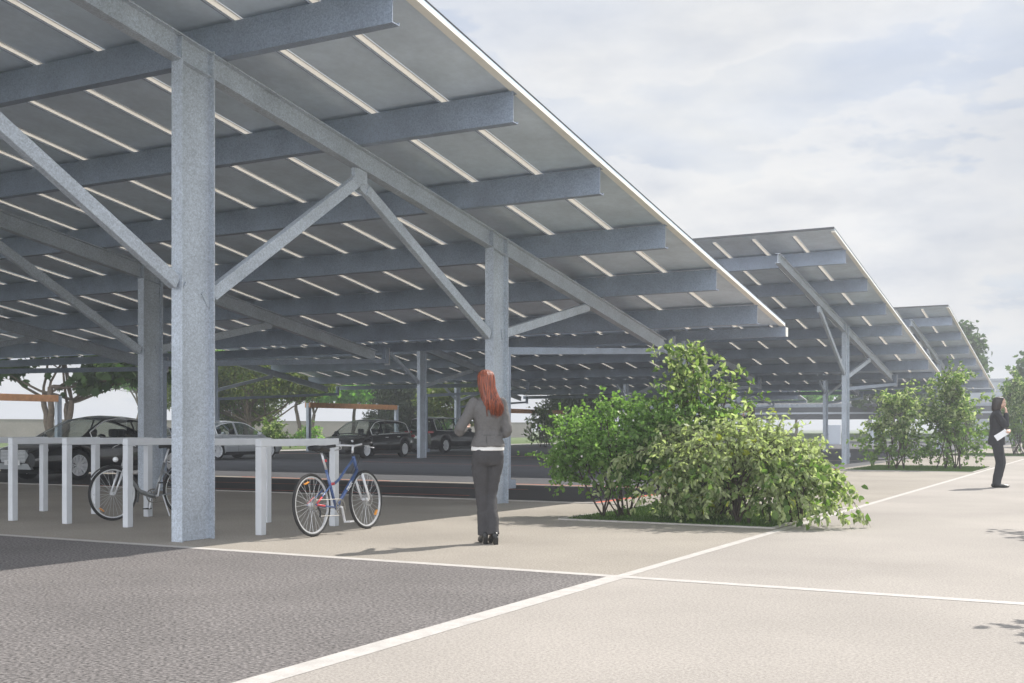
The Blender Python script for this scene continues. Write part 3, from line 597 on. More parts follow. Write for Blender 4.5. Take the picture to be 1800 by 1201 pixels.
def tree(name, loc, label, seed, trunk, crown, leafmat, leaf, nleaf_per, shape='maple', clump=.5, wid=.4, trunks=1, r0=.14, lean=(0,0), wood=None, cat='tree', group=None, upn=.6, spread_base=.25):
    """trunk = height where limbs start; crown: blobs (cx,cy,cz,rx,ry,rz,n)"""
    p = Plant(name, loc, label, cat, seed, group); R = p.rng; forks = []
    for k in range(trunks):
        a = 2*PI*k/max(trunks,1)+R.uniform(0,1); b0 = np.array([math.cos(a),math.sin(a),0])*(spread_base*.3 if trunks > 1 else 0)
        t = np.array([math.cos(a)*spread_base*(1 if trunks > 1 else .2)+lean[0], math.sin(a)*spread_base*(1 if trunks > 1 else .2)+lean[1], trunk*R.uniform(.85,1.15)])
        c = p.stem(b0, t, r0, r0*.7, bow=.05, n=8, sides=10); forks.append((t, r0*.7, c))
    for (cx,cy,cz,rx,ry,rz,n) in crown:
        c = np.array([cx,cy,cz]); rad = np.array([rx,ry,rz])
        limbs = []
        for i in range(max(2, n//12)):
            u = R.normal(0,1,3); u /= np.linalg.norm(u); q = c+u*rad*R.uniform(.15,.6); f = forks[R.integers(0,len(forks))]
            cc = p.stem(f[0], q, f[1]*.6, f[1]*.2, bow=.1, n=8, sides=7); limbs.append((cc, f[1]*.3))
        for i in range(n):
            u = R.normal(0,1,3); u /= np.linalg.norm(u); q = c+u*rad*R.uniform(.35,1.0)**.5
            cc, rr = min(limbs, key=lambda a: np.linalg.norm(a[0][-2]-q)+R.uniform(0,.3)); p0 = cc[R.integers(3,8)]
            c2 = p.stem(p0, q, rr*.5, rr*.12, bow=.08, n=5, sides=4)
            m_ = int(nleaf_per*R.uniform(.5,1.4)); pts = q+R.normal(0,clump*.5,(m_,3))*np.array([1,1,.6]); k2 = max(2, m_//4)
            t = R.uniform(.5,1,k2); pts2 = p0+(q-p0)*t[:,None]+R.normal(0,clump*.25,(k2,3)); pts = np.concatenate([pts,pts2])
            ax = R.normal(0,1,pts.shape); ax[:,2] -= .35; p.put(pts, ax, leaf, .3)
    return p.done(leafmat, wood or BARK, shape, wid, upn, bname='trunk', lname='crown')
# big-leaved multi-stem tree at the far left
tree('plane_tree', (-41.9,34.6), 'multi-stemmed tree with large dark lobed leaves behind the black saloon at the left', 51, 2.6,
     [(0,0,6.2,3.6,3.4,1.7,70),(1.8,2.4,3.9,2.0,2.0,.7,26),(3.0,3.4,4.4,1.5,1.5,.8,16),(-2.2,-2,4.2,1.6,1.6,.7,12),(.8,1.0,3.3,.8,.8,.3,5)], G_DARK, .42, 24, clump=.65, trunks=4, r0=.16, spread_base=.7)
tree('olive_tree', (-44.5,50.5), 'spreading olive green tree behind the silver car', 52, 1.5,
     [(0,0,4.2,3.2,3.2,1.8,120),(-2.5,-2,3.6,2.2,2.2,1.5,60),(2.2,2.2,3.8,1.6,1.6,.9,40)], G_OLIVE, .22, 60, shape='dia', clump=.6, wid=.35, trunks=3, r0=.13, spread_base=.8)
tree('leafy_shrub_tree', (-47.5,52.5), 'dark bushy tree left of the olive tree, low and wide behind the silver car', 53, 1.0,
     [(0,0,2.6,2.6,2.6,1.6,110),(0,0,4.4,2.4,2.4,1.3,60)], G_OLIVE, .22, 50, shape='dia', clump=.55, wid=.35, trunks=3, r0=.10, spread_base=.6)
TL = [(-54.2,67.3,5.4,'bright green broadleaf tree with a pale forked trunk just left of the timber frame'),(-54,73,5.2,'bright green broadleaf tree with a slim trunk above the black estate car'),
      (-66,62,6.4,'tall bright green tree seen between the two left columns'),(-57,63.0,6.6,'tall bright green tree rising behind the olive green tree'),(-47,77,5.4,'bright green tree beyond the black off-roader'),(-37.4,88.5,5.0,'bright green tree right of the farthest dark evergreen')]
for i, (x, y, z, lab) in enumerate(TL):
    tree('broadleaf_tree', (x,y), lab, 60+i, 2.6, [(0,0,z,3.3,3.3,1.7,80),(0,0,z-1.1,3.6,3.6,.7,50)], G_TREE, .42, 34, shape='maple', clump=.7, trunks=2 if i == 0 else 1, r0=.17, spread_base=.7, group='bright green trees behind the car park')
tree('conifer', (-44.7,66.7), 'dense dark rounded evergreen between the timber frame and the slim column by the estate car', 71, .6, [(0,0,2.6,2.6,2.6,2.5,230),(0,0,4.4,1.6,1.6,1.4,70)], G_CONIF, .26, 70, shape='dia', clump=.6, wid=.22, r0=.2)
tree('conifer', (-36.1,77.1), 'dense dark rounded evergreen just right of the farthest timber frame', 72, .6, [(0,0,2.5,2.6,2.6,2.4,230),(0,0,4.0,1.8,1.8,1.4,70)], G_CONIF, .26, 70, shape='dia', clump=.6, wid=.22, r0=.2)
tree('broadleaf_tree', (-39.1,64.1), 'mid green tree filling the gap behind the black off-roader', 73, 1.2, [(0,0,3.0,2.6,2.4,1.7,110)], G_OLIVE, .24, 50, shape='dia', clump=.6, wid=.35, r0=.12, group='bright green trees behind the car park')
tree('broadleaf_tree', (-31,119.8), 'green tree crown seen above the far shelter, centre right', 74, 2.6, [(0,0,5.0,5.0,4.0,1.6,90)], G_TREE, .42, 34, clump=.8, r0=.17, group='bright green trees behind the car park')
tree('broadleaf_tree', (-17.4,98.7), 'dark tree spreading over the far shelter behind the second bed', 75, 2.6, [(0,0,4.2,4.2,4.0,1.3,70),(3,0,3.4,2.2,2,1.3,26)], G_DARK, .40, 30, clump=.7, r0=.18, group='dark trees around the far end')
tree('broadleaf_tree', (-10.4,87.5), 'tall tree whose crown shows right of the third canopy edge', 76, 3.0, [(-.3,0,6.2,1.6,1.7,1.8,60),(-.3,0,7.9,.9,.9,.9,18)], G_DARK, .34, 34, clump=.6, r0=.2, group='dark trees around the far end')
tree('broadleaf_tree', (-4.4,80), 'dark round tree at the right edge behind the man in black', 77, 2.0, [(0,0,4.2,2.5,2.5,2.2,110)], G_DARK, .32, 40, clump=.6, r0=.18, group='dark trees around the far end')
tree('broadleaf_tree', (.9,17.1), 'small tree just outside the right edge whose leaf shadows fall on the pale path', 78, 2.2, [(0,0,3.0,1.4,1.4,.8,20)], G_MID, .16, 20, clump=.3, r0=.08, group='trees by the path')

tree('broadleaf_tree', (1.05,9.4), 'lower small tree near the camera, outside the right edge, shading the path corner', 79, 1.4, [(0,0,2.0,1.0,.9,.5,9)], G_MID, .14, 20, clump=.3, r0=.06, group='trees by the path')
# ------------------------------------------------------------------ cars
def ip(tab, x):
    xs = [a for a, _ in tab]; ys = [b for _, b in tab]; return float(np.interp(x, xs, ys))
def smooth_tab(tab, n=60):
    xs = np.array([a for a,_ in tab]); ys = np.array([b for _,b in tab]); g = np.linspace(xs[0], xs[-1], n); v = np.interp(g, xs, ys)
    for _ in range(2):
        w = v.copy(); w[1:-1] = (v[:-2]+2*v[1:-1]+v[2:])/4; v = w
    return list(zip(g, v))
HEADL = mat('headlight_glass', (.75,.78,.80), .15, spec=.8, coat=.5); TAILL = mat('tail_light', (.35,.02,.03), .2, coat=.6)
INTER = mat('car_interior', (.02,.02,.022), .8); PLATE = mat('number_plate', (.75,.76,.76), .5); PLTXT = mat('plate_ink', (.02,.02,.03), .6); RIM = mat('alloy_rim', (.85,.86,.88), .4, metal=.0)
def text_obj(name, s, size, m, parent, M, ext=.002):
    cu = bpy.data.curves.new(name, 'FONT'); cu.body = s; cu.size = size; cu.align_x = 'CENTER'; cu.align_y = 'CENTER'; cu.extrude = ext
    t = bpy.data.objects.new(name+'_tmp', cu); COL.objects.link(t); dg = bpy.context.evaluated_depsgraph_get(); me = bpy.data.meshes.new_from_object(t.evaluated_get(dg)); bpy.data.objects.remove(t)
    me.transform(M); me.materials.clear(); me.materials.append(m); o = bpy.data.objects.new(name, me); COL.objects.link(o); o.parent = parent; return o

def wheel(parent, name, x, y, r, w, side, spokes, nspl=1, rimr=.70):
    """lathe tyre + alloy rim; side=+1 outer face towards +y"""
    A = MB(); A.lathe([(r*rimr, -w/2),(r*.90,-w/2),(r*.985,-w*.38),(r,-w*.2),(r,w*.2),(r*.985,w*.38),(r*.90,w/2),(r*rimr,w/2)], 36, (x,y,r)); o = A.build(name, RUBBER, parent, smooth=True)
    rr = r*rimr; yo = y+side*w*.42; B_ = MB()
    B_.lathe([(rr,-side*w*.05),(rr*.985,side*w*.06),(rr*.92,side*w*.06),(rr*.90,-side*w*.55),(rr*.2,-side*w*.6)], 36, (x,yo,r))
    for k in range(spokes):
        a = 2*PI*k/spokes
        for q in ((-.13,.13) if nspl == 2 else (0,)):
            p0 = Vector((x+math.cos(a)*rr*.12, yo-side*w*.08, r+math.sin(a)*rr*.12)); p1 = Vector((x+math.cos(a+q)*rr*.95, yo+side*w*.02, r+math.sin(a+q)*rr*.95))
            B_.beam(p0, p1, rr*.13 if nspl == 1 else rr*.085, w*.10, up=(0,1,0))
    B_.lathe([(0.0001,side*w*.02),(rr*.18,side*w*.01),(rr*.22,-side*w*.15)], 16, (x,yo,r))
    B_.build('rim', RIM, o)
    D = MB(); D.lathe([(.001,0),(rr*.85,0)], 24, (x,yo-side*w*.62,r)); D.build('brake_disc', mat('disc_dark', (.06,.06,.065), .5), o)
    return o

def car(label, loc, rz, L_, Wd, belt, hood, tail, roof, xw, wr, paint, kind, spokes, nspl, plate, wins, sill=.24, wtop=.60, front=True, ground=.0, group=None):
    """local frame: +x = forward. belt/hood/tail tables of side height; roof = side profile of the greenhouse top"""
    root = empty('parked_car', loc, label, 'car', rz=rz, group='cars parked under and beside the canopies')
    X = L_/2; xf, xr = xw; hw = Wd/2
    ztab = smooth_tab(hood)
    def zt(x): return ip(ztab, x)
    def w(x):
        e = min(1, (X-abs(x))/.85); f = 1-.26*(1-e)**2.2
        return hw*f
    ra = wr+.055
    def zb(x):
        z = sill+max(0, (abs(x)-(X-.35))*.25)
        for c in (xf, xr):
            if abs(x-c) < ra: z = max(z, wr+math.sqrt(max(0, ra*ra-(x-c)**2))-.01)
        return z
    xs = sorted(set([round(v,3) for v in np.linspace(-X, X, 90)]+[round(c+s*ra,3) for c in (xf,xr) for s in (-1,1)]+[round(c+s*ra+s*.004,3) for c in (xf,xr) for s in (-1,1)]))
    rings = []
    for x in xs:
        W_, z1, z0 = w(x), zt(x), zb(x)
        z0 = min(z0, z1-.10); k = (z1-z0)
        hood_zone = 1.0
        half = [(W_*.93, z0), (W_*.985, z0+k*.10), (W_*1.0, z0+k*.42), (W_*.99, z0+k*.62), (W_*.965, z0+k*.84), (W_*.93, z1-.025), (W_*.86, z1+.002), (W_*.62, z1+.022), (W_*.25, z1+.034), (0, z1+.036)]
        ring = [Vector((x, y, z)) for y, z in half]+[Vector((x, -y, z)) for y, z in half[-2::-1]]
        rings.append(ring)
    # nose and tail closing rings
    A = MB(); n = len(rings[0]); allr = rings
    vs = [v for r in allr for v in r]; fs = [(i*n+k, i*n+k+1, (i+1)*n+k+1, (i+1)*n+k) for i in range(len(allr)-1) for k in range(n-1)]
    fs.append(tuple(range(n))); fs.append(tuple((len(allr)-1)*n+k for k in range(n-1,-1,-1)))
    A.add(vs, fs); body = A.build('body', paint, root, smooth=True, fixn=True)
    m_ = body.modifiers.new('ws', 'EDGE_SPLIT'); m_.split_angle = math.radians(38)
    A = MB(); A.bb(-X+.25, X-.25, -hw*.80, hw*.80, .17, min(belt(-.5)-.12, .62)); 
    A.build('underbody', INTER, root)
    for s_ in (-1,1):
        A = MB(); A.box(((xr+xf)/2, s_*hw*.957, sill+.005), (xf-xr-2*ra-.04, hw*.055, .11)); A.build('side_skirt', BLACKP, root)
    # greenhouse
    rt = smooth_tab(roof, 50); x0, x1 = roof[0][0], roof[-1][0]
    zmax = max(z for _, z in roof)
    def yb(x): return w(x)*.90
    def yat(x, z): 
        zb_ = belt(x); t = (z-zb_)/(zmax-zb_); return yb(x)*(1-t)+wtop*t*(1-.06*abs(x-.0)/2) if t > 0 else yb(x)
    gx = np.linspace(x0, x1, 64); top = []
    ws, rs = wins['windscreen'], wins['rear']
    M_roof, M_ws, M_rw, M_side = MB(), MB(), MB(), {}
    prev = None
    for i, x in enumerate(gx):
        zs = max(ip(rt, x), belt(x)+.004); crown = .035+.02*(zs-belt(x))/(zmax-.8)
        yt = yat(x, zs); tp = [Vector((x, yt*f, zs+crown*(1-f**2))) for f in (1,.94,.5,0,-.5,-.94,-1)]
        zb_ = belt(x); h = zs-zb_; lo = zb_+.018; hi = zs-.035-.0*h
        def sidept(z, s): return Vector((x, s*yat(x, z), z))
        rows = [zb_-.03, lo, hi, zs] if hi > lo+.02 else None
        cur = (x, tp, zb_, zs, lo, hi, {s: [sidept(z, s) for z in ([zb_-.03, lo, max(hi, lo+.001), zs])] for s in (1,-1)})
        if prev:
            px, pt, pzb, pzs, plo, phi, ps = prev; mx_ = (x+px)/2
            isw = ws[0] <= mx_ <= ws[1] or (ws[0] >= mx_ >= ws[1]); isr = min(rs) <= mx_ <= max(rs)
            for k in range(6):
                q = [pt[k], pt[k+1], tp[k+1], tp[k]]
                edge = k in (0, 5)
                tgt = M_roof if edge or not (isw or isr) else (M_ws if isw else M_rw)
                tgt.add(q, [(0,1,2,3)])
            for s in (1,-1):
                for k in range(3):
                    q = [ps[s][k], ps[s][k+1], cur[6][s][k+1], cur[6][s][k]]; wn = None
                    if k == 1:
                        for nm, (a, b_) in wins['side'].items():
                            if a <= mx_ <= b_ and (hi-lo) > .03: wn = nm
                    if wn: M_side.setdefault((wn, s), MB()).add(q, [(0,1,2,3)])
                    else: M_roof.add(q, [(0,1,2,3)])
        prev = cur
    M_roof.build('roof', wins.get('roofmat', paint), root, smooth=True, fixn=True)
    M_ws.build('windscreen', GLASS, root, smooth=True, fixn=True); M_rw.build('rear_window', GLASS, root, smooth=True, fixn=True)
    for (nm, s), mb in M_side.items(): mb.build('side_window', GLASS, root, smooth=True, fixn=True)
    # chrome line round the side glass
    for s in (1,-1):
        a = min(v[0] for v in wins['side'].values()); b_ = max(v[1] for v in wins['side'].values())
        pts = []
        for x in np.linspace(a-.02, b_+.02, 40):
            zs = max(ip(rt, x)-.028, belt(x)+.012); pts.append((x, s*(yat(x, zs)+.006), zs))
        low = [(x, s*(yat(x, belt(x)+.008)+.008), belt(x)+.008) for x in np.linspace(b_+.02, a-.02, 14)]
        q = MB(); q.tube(pts+low+[pts[0]], .015, 6); q.build('window_trim', CHROME, root, smooth=True)
        # mirror
        xm = b_-.12; q = MB(); q.ell((xm, s*(hw*.90+.13), belt(xm)+.085), (.07,.12,.075), 10, 7); q.tube([(xm+.02, s*hw*.86, belt(xm)+.02),(xm, s*(hw*.9+.06), belt(xm)+.05)], .02, 6); q.build('wing_mirror', paint, root, smooth=True)
        # door seams and handles
        for xx in wins['seams']:
            q = MB(); zz_ = [(sill+.06)+t*(belt(xx)-sill-.10) for t in np.linspace(0,1,9)]
            def bodyy(x, z):
                k = zt(x)-zb(x); f = (z-zb(x))/k; return w(x)*float(np.interp(f, [0,.10,.42,.62,.84,.97], [.93,.985,1.0,.99,.965,.93]))
            for z_a, z_b in zip(zz_[:-1], zz_[1:]): q.beam((xx, s*(bodyy(xx,z_a)+.001), z_a), (xx, s*(bodyy(xx,z_b)+.001), z_b), .006, .008, up=(1,0,0))
            q.build('door_seam', BLACKP, root)
            xh = xx+.20; zh = belt(xx)-.13; q = MB(); q.box((xh, s*(bodyy(xh, zh)+.012), zh), (.19,.03,.028)); q.build('door_handle', CHROME if kind == 'wagon' else paint, root, bevel=.008)
    # interior
    q = MB()
    for xx in wins['seats']:
        for yy in (-.36,.36): 
            q.box((xx-.02, yy, .72), (.14,.48,.50)); q.box((xx-.10, yy, 1.07), (.10,.27,.19)); q.box((xx+.22, yy, .55), (.5,.48,.14))
    q.build('seats', INTER, root, bevel=.04)
    for (cx, nm) in ((xf,'front'),(xr,'rear')):
        for s in (1,-1): wheel(root, 'wheel', cx, s*(hw-.125), wr, .225, s, spokes, nspl)
    # lights
    zf = ip(hood, X-.12)
    for s in (1,-1):
        if wins.get('hl'):
            hx, hy_, hz, hl, hwid, hh = wins['hl']; Mx = Matrix.Rotation(-s*.75, 3, 'Z')@Matrix.Rotation(-.12,3,'Y'); q = MB(); q.ell((hx, s*hy_, hz), (hl, hwid, hh), 14, 8, M=Mx); q.build('headlight', HEADL, root, smooth=True)
        tx, ty, tz, tl, tw_, th = wins['tl']; q = MB(); q.box((tx, s*ty, tz), (tl, tw_, th)); q.build('tail_light', TAILL, root, bevel=.02)
    # grille
    gw, gz0, gz1, gm = wins['grille']; q = MB(); nb = 9; xg = X-.004
    q.prof((xg-.05, 0, 0), (xg+.012, 0, 0), [(-gw, (gz0+gz1)/2+.03), (-gw*.78, gz1), (gw*.78, gz1), (gw, (gz0+gz1)/2+.03), (gw*.74, gz0), (-gw*.74, gz0)]); gr = q.build('grille', gm, root)
    q = MB()
    for k in range(nb):
        z = gz0+(gz1-gz0)*(k+.5)/nb; q.bb(xg+.012, xg+.022, -gw*.78, gw*.78, z-.004, z+.004)
    q.build('grille_bar', CHROME, gr)
    q = MB(); q.prof((xg-.06,0,0),(xg+.01,0,0), [(-hw*.62,.27),(hw*.62,.27),(hw*.50,.40),(-hw*.50,.40)]); q.build('lower_intake', wins.get('intake', BLACKP), root)
    for (px_, sgn, pz) in ((X+.03, 1, wins['pz'][0]), (-X-.016, -1, wins['pz'][1])):
        q = MB(); q.box((px_, 0, pz), (.012,.52,.115)); pl = q.build('number_plate', PLATE, root, bevel=.003)
        if plate: 
            Mt = Matrix.Translation((px_+sgn*.0065, 0, pz))@Matrix(((0,0,sgn,0),(sgn,0,0,0),(0,1,0,0),(0,0,0,1)))
            text_obj('plate_text', plate, .105, PLTXT, pl, Mt, .0008)
    q = MB(); q.bb(-X-.01, -X+.06, -hw*.72, hw*.72, .27, .42); q.build('rear_bumper', BLACKP, root, bevel=.01)
    return root

def paintm(n, c, metal=.3, rough=.25): return mat(n, c, rough, metal=metal, spec=.6, coat=1.0)
BLK = paintm('black_paint', (.012,.012,.014)); BRN = paintm('black_brown_paint', (.016,.014,.013)); SIL = paintm('silver_paint', (.50,.52,.54), .2, .32)
# A: black fastback saloon, nose towards the camera
def beltA(x): return .90-.03*(x-.2)**2*.35 if x > .2 else .90+.012*(.2-x)
hoodA = [(-2.45,.84),(-2.30,.98),(-1.9,1.0),(-1.3,.95),(0,.905),(.8,.90),(1.3,.875),(1.9,.80),(2.25,.73),(2.45,.62)]
roofA = [(-2.15,1.0),(-1.6,1.17),(-1.0,1.34),(-.4,1.43),(.1,1.44),(.5,1.38),(1.0,1.12),(1.38,.90)]
car('glossy black fastback saloon parked nose-on behind the left bike racks', (-21.78, 19.33, 0), -PI/2, 4.9, 1.90, lambda x: ip(hoodA, x), hoodA, None, roofA, (1.45,-1.42), .345, BLK, 'sedan', 10, 2, 'IG 14R',
    dict(windscreen=(.48,1.36), rear=(-2.1,-1.15), side={'front':(-.30,.98),'rear':(-1.45,-.38)}, seams=(-.34,-1.22), seats=(.05,-.85), hl=(2.13,.70,.69,.05,.21,.062), tl=(-2.38,.62,.86,.1,.4,.1), grille=(.50,.42,.70,mat('grille_silver',(.35,.37,.38),.4,metal=.5)), pz=(.42,.60), intake=mat('grille_silver',(.35,.37,.38),.4,metal=.5)))
# B: black-brown estate
hoodB = [(-2.38,.80),(-2.25,1.0),(-1.9,.99),(-1.0,.965),(0,.94),(.7,.92),(1.15,.90),(1.7,.83),(2.1,.75),(2.38,.62)]
roofB = [(-2.2,1.02),(-2.05,1.22),(-1.85,1.42),(-1.3,1.50),(-.4,1.52),(.1,1.50),(.45,1.44),(.85,1.22),(1.3,.92)]
car('dark brown-black estate car with chrome window line in the middle distance, nose left', (-27.2, 37.75, 0), -PI/2+.04, 4.76, 1.86, lambda x: ip(hoodB, x), hoodB, None, roofB, (1.42,-1.40), .335, BRN, 'wagon', 10, 1, 'BT 7',
    dict(windscreen=(.42,1.26), rear=(-2.18,-1.93), side={'front':(-.20,.92),'mid':(-1.12,-.28),'rear':(-1.90,-1.20)}, seams=(-.24,-1.12), seats=(.05,-.80), hl=(2.10,.66,.68,.06,.21,.055), tl=(-2.32,.68,.86,.1,.28,.12), grille=(.44,.44,.68,BLACKP), pz=(.42,.62)))
# C: black off-roader seen from behind
hoodC = [(-2.32,.95),(-2.28,1.08),(-1.9,1.08),(-1.0,1.06),(0,1.04),(.7,1.03),(1.1,1.01),(1.7,.97),(2.1,.88),(2.32,.74)]
roofC = [(-2.26,1.10),(-2.20,1.40),(-2.08,1.60),(-1.6,1.69),(-.6,1.71),(0,1.69),(.35,1.62),(.75,1.36),(1.1,1.03)]
car('black off-roader seen from behind with its red tail lights, left of the walking woman', (-29.75, 47.8, 0), PI/2-.02, 4.64, 1.94, lambda x: ip(hoodC, x), hoodC, None, roofC, (1.42,-1.40), .37, BLK, 'suv', 5, 2, 'KF 52',
    dict(windscreen=(.35,1.08), rear=(-2.25,-2.10), side={'front':(-.25,.80),'mid':(-1.15,-.33),'rear':(-1.95,-1.23)}, seams=(-.29,-1.15), seats=(0,-.85), hl=(2.08,.70,.82,.06,.2,.06), tl=(-2.28,.62,1.0,.1,.42,.11), grille=(.44,.5,.8,BLACKP), pz=(.5,.76)))
# D: silver saloon, nose right
hoodD = [(-2.35,.80),(-2.25,.93),(-1.9,.96),(-1.2,.935),(0,.905),(.8,.885),(1.2,.86),(1.7,.79),(2.1,.70),(2.35,.58)]
roofD = [(-1.95,.97),(-1.4,1.22),(-.9,1.37),(-.4,1.43),(.05,1.43),(.4,1.37),(.85,1.13),(1.28,.87)]
car('silver grey saloon between the big column and the blue bicycle, nose right', (-30.55, 33.2, 0), PI/2-.03, 4.7, 1.86, lambda x: ip(hoodD, x), hoodD, None, roofD, (1.42,-1.38), .335, SIL, 'sedan', 10, 1, 'VL 30',
    dict(windscreen=(.38,1.24), rear=(-1.92,-1.0), side={'front':(-.28,.90),'rear':(-1.32,-.36)}, seams=(-.32,-1.15), seats=(0,-.85), hl=(2.05,.66,.66,.06,.2,.055), tl=(-2.3,.66,.84,.1,.3,.11), grille=(.42,.42,.62,BLACKP), pz=(.42,.6)))

# ------------------------------------------------------------------ bicycles
BLUE = mat('blue_frame', (.035,.085,.24), .28, coat=.8, spec=.6); REDP = mat('red_decal', (.55,.05,.06), .4); GREYF = mat('grey_frame', (.26,.27,.275), .35, metal=.5); AMB = mat('amber_reflector', (.75,.30,.03), .3, coat=.5); WSTK = mat('white_decal', (.8,.82,.85), .5)
def bikewheel(root, name, x, r, nsp=28, refl_ang=None, disc=True, rimm=ALU, yside=-1):
    A = MB(); pts = [(x+math.cos(a)*(r-.018), 0, r+math.sin(a)*(r-.018)) for a in np.linspace(0,2*PI,49)]; A.tube(pts, .018, 7, cap=False); o = A.build(name, RUBBER, root, smooth=True)
    A = MB(); rr = r-.038; A.lathe([(rr+.006,-.009),(rr-.009,-.009),(rr-.009,.009),(rr+.006,.009)], 48, (x,0,r)); A.build('rim', rimm, o)
    A = MB(); A.tube([(x,-.035,r),(x,.035,r)], .022, 10); 
    for k in range(nsp):
        a = 2*PI*k/nsp; s = 1 if k % 2 else -1; A.tube([(x+math.cos(a+s*.5)*.02, s*.028, r+math.sin(a+s*.5)*.02), (x+math.cos(a)*(rr-.01), 0, r+math.sin(a)*(rr-.01))], .0016, 3, cap=False)
    A.build('spokes', ALU, o)
    if disc:
        A = MB(); A.lathe([(.066,yside*.042),(.08,yside*.042),(.08,yside*.045),(.066,yside*.045),(.066,yside*.042)], 24, (x,0,r)); A.build('brake_disc', mat('disc_steel',(.35,.35,.36),.4,metal=.5), o)
    if refl_ang is not None:
        a = refl_ang; c = Vector((x+math.cos(a)*rr*.83, -.006, r+math.sin(a)*rr*.83)); t = Vector((-math.sin(a),0,math.cos(a))); A = MB(); A.beam(c-t*.035, c+t*.035, .012, .026, up=(0,1,0)); A.build('reflector', AMB, o)
    return o
def bicycle(label, loc, rz, lean, style):
    root = empty('bicycle', loc, label, 'bicycle', rz=rz, group='bicycles standing at the racks'); root.rotation_euler = (lean, 0, rz); root.rotation_mode = 'XYZ'
    r = .345; xr, xf = -.53, .55; bb = Vector((-.06,0,.29)); ra = Vector((xr,0,r)); fa = Vector((xf,0,r)); fm = BLUE if style == 'blue' else GREYF
    bikewheel(root, 'rear_wheel', xr, r, refl_ang=1.9 if style == 'blue' else -2.2); bikewheel(root, 'front_wheel', xf, r, refl_ang=-.7 if style == 'blue' else -.9, disc=style == 'blue')
    ht = Vector((.34,0,.86)); hb = Vector((.40,0,.69)); st = Vector((-.22,0,.72))
    if style == 'blue':
        A = MB(); A.tube([bb, hb], .022, 10); A.tube([bb+Vector((-.005,0,-.02)), st], .017, 10); A.tube([ht+Vector((.005,0,-.03)), Vector((.18,0,.72)), Vector((.02,0,.60)), Vector((-.07,0,.56)), Vector((-.165,0,.555))], .016, 10); A.tube([ht, hb], .021, 10)
        for s in (-1,1):
            A.tube([ra+Vector((0,s*.06,0)), Vector((-.20,s*.022,.53))], .009, 7); A.tube([ra+Vector((0,s*.06,0)), bb+Vector((-.06,s*.04,0))], .010, 7)
        fr = A.build('frame', fm, root, smooth=True)
        A = MB()
        for s in (-1,1): A.tube([ra+Vector((.01,s*.061,.012)), ra+Vector((.12,s*.053,.075))], .0105, 7); A.tube([ra+Vector((.01,s*.061,-.002)), ra+Vector((.17,s*.052,-.022))], .0112, 7)
        A.tube([Vector((-.165,0,.555)), Vector((-.085,0,.558))], .0175, 8); A.build('red_decal', REDP, fr, smooth=True)
        d = (hb-bb); an = math.atan2(d.z, d.x)
        c = bb+d*.56; Mt = Matrix.Translation((c.x, -.0225, c.z))@Matrix.Rotation(-an, 4, 'Y')@Matrix(((1,0,0,0),(0,0,-1,0),(0,1,0,0),(0,0,0,1)))
        text_obj('lettering', 'TREK', .062, WSTK, fr, Mt, .0015)
    else:
        A = MB(); A.tube([ht+Vector((0,0,-.02)), hb, Vector((.30,0,.52)), Vector((.17,0,.36)), Vector((.02,0,.30)), bb], [.026,.028,.030,.030,.032,.034], 10); A.tube([bb, st], .018, 10); A.tube([ht, hb], .023, 10)
        for s in (-1,1):
            A.tube([ra+Vector((0,s*.06,0)), Vector((-.19,s*.022,.62))], .009, 7); A.tube([ra+Vector((0,s*.06,0)), bb+Vector((-.04,s*.04,0))], .010, 7)
        fr = A.build('frame', fm, root, smooth=True)
        A = MB()
        for cx in (xr, xf):
            pts = [(cx+math.cos(a)*(r+.022), 0, r+math.sin(a)*(r+.022)) for a in (np.linspace(.45, PI-.05, 20) if cx == xr else np.linspace(.6, PI+.35, 22))]
            A.loft([[Vector((p[0],-.026,p[2])),Vector((p[0],.026,p[2])),Vector((p[0],.026,p[2]-.004)),Vector((p[0],-.026,p[2]-.004))] for p in pts])
        A.build('mudguards', mat('mudguard_dark', (.05,.05,.055), .4), root)
        A = MB(); A.beam((-.62,0,.74),(-.30,0,.74),.11,.012)
        for s in (-1,1): A.tube([(-.58,s*.055,.73), ra+Vector((0,s*.07,0))], .005, 5)
        A.build('rear_carrier', ALU, root)
        A = MB(); A.ell((.50,0,.78),(.035,.035,.035),10,8); A.build('headlamp', CHROME, root, smooth=True)
    # fork
    A = MB(); A.tube([ht+Vector((-.01,0,.04)), hb+Vector((.012,0,-.03))], .015, 8); cr = hb+Vector((.02,0,-.04)); A.tube([cr+Vector((0,-.055,0)), cr+Vector((0,.055,0))], .018, 8)
    fk = A.build('fork', BLACKP, root, smooth=True); A = MB()
    for s in (-1,1): A.tube([cr+Vector((0,s*.055,0)), (cr+fa)/2+Vector((0,s*.055,0)), fa+Vector((0,s*.052,0))], [.016,.014,.011], 8)
    A.build('fork_leg', WSTK if style == 'blue' else ALU, fk, smooth=True)
    # seat post + saddle
    A = MB(); top = st+(st-bb).normalized()*.20; A.tube([st, top], .0135, 8); A.build('seat_post', ALU, root, smooth=True)
    A = MB(); rings = []
    for t in np.linspace(0,1,9):
        x = top.x-.13+.27*t; wd = .075*(1-t)**.8+.018; h = .03; z = top.z+.055+.015*(1-t)**2-.01*t
        rings.append([Vector((x, wd*math.cos(a), z+h*.6*math.sin(a)-(.02 if math.sin(a) < 0 else 0))) for a in np.linspace(0,2*PI,13)[:-1]])
    A.loft(rings); A.tube([(top.x-.10,.03,top.z+.03),(top.x-.02,.02,top.z+.005),(top.x+.09,.02,top.z+.035)], .004, 5); A.tube([(top.x-.10,-.03,top.z+.03),(top.x-.02,-.02,top.z+.005),(top.x+.09,-.02,top.z+.035)], .004, 5)
    A.build('saddle', BLACKP, root, smooth=True)
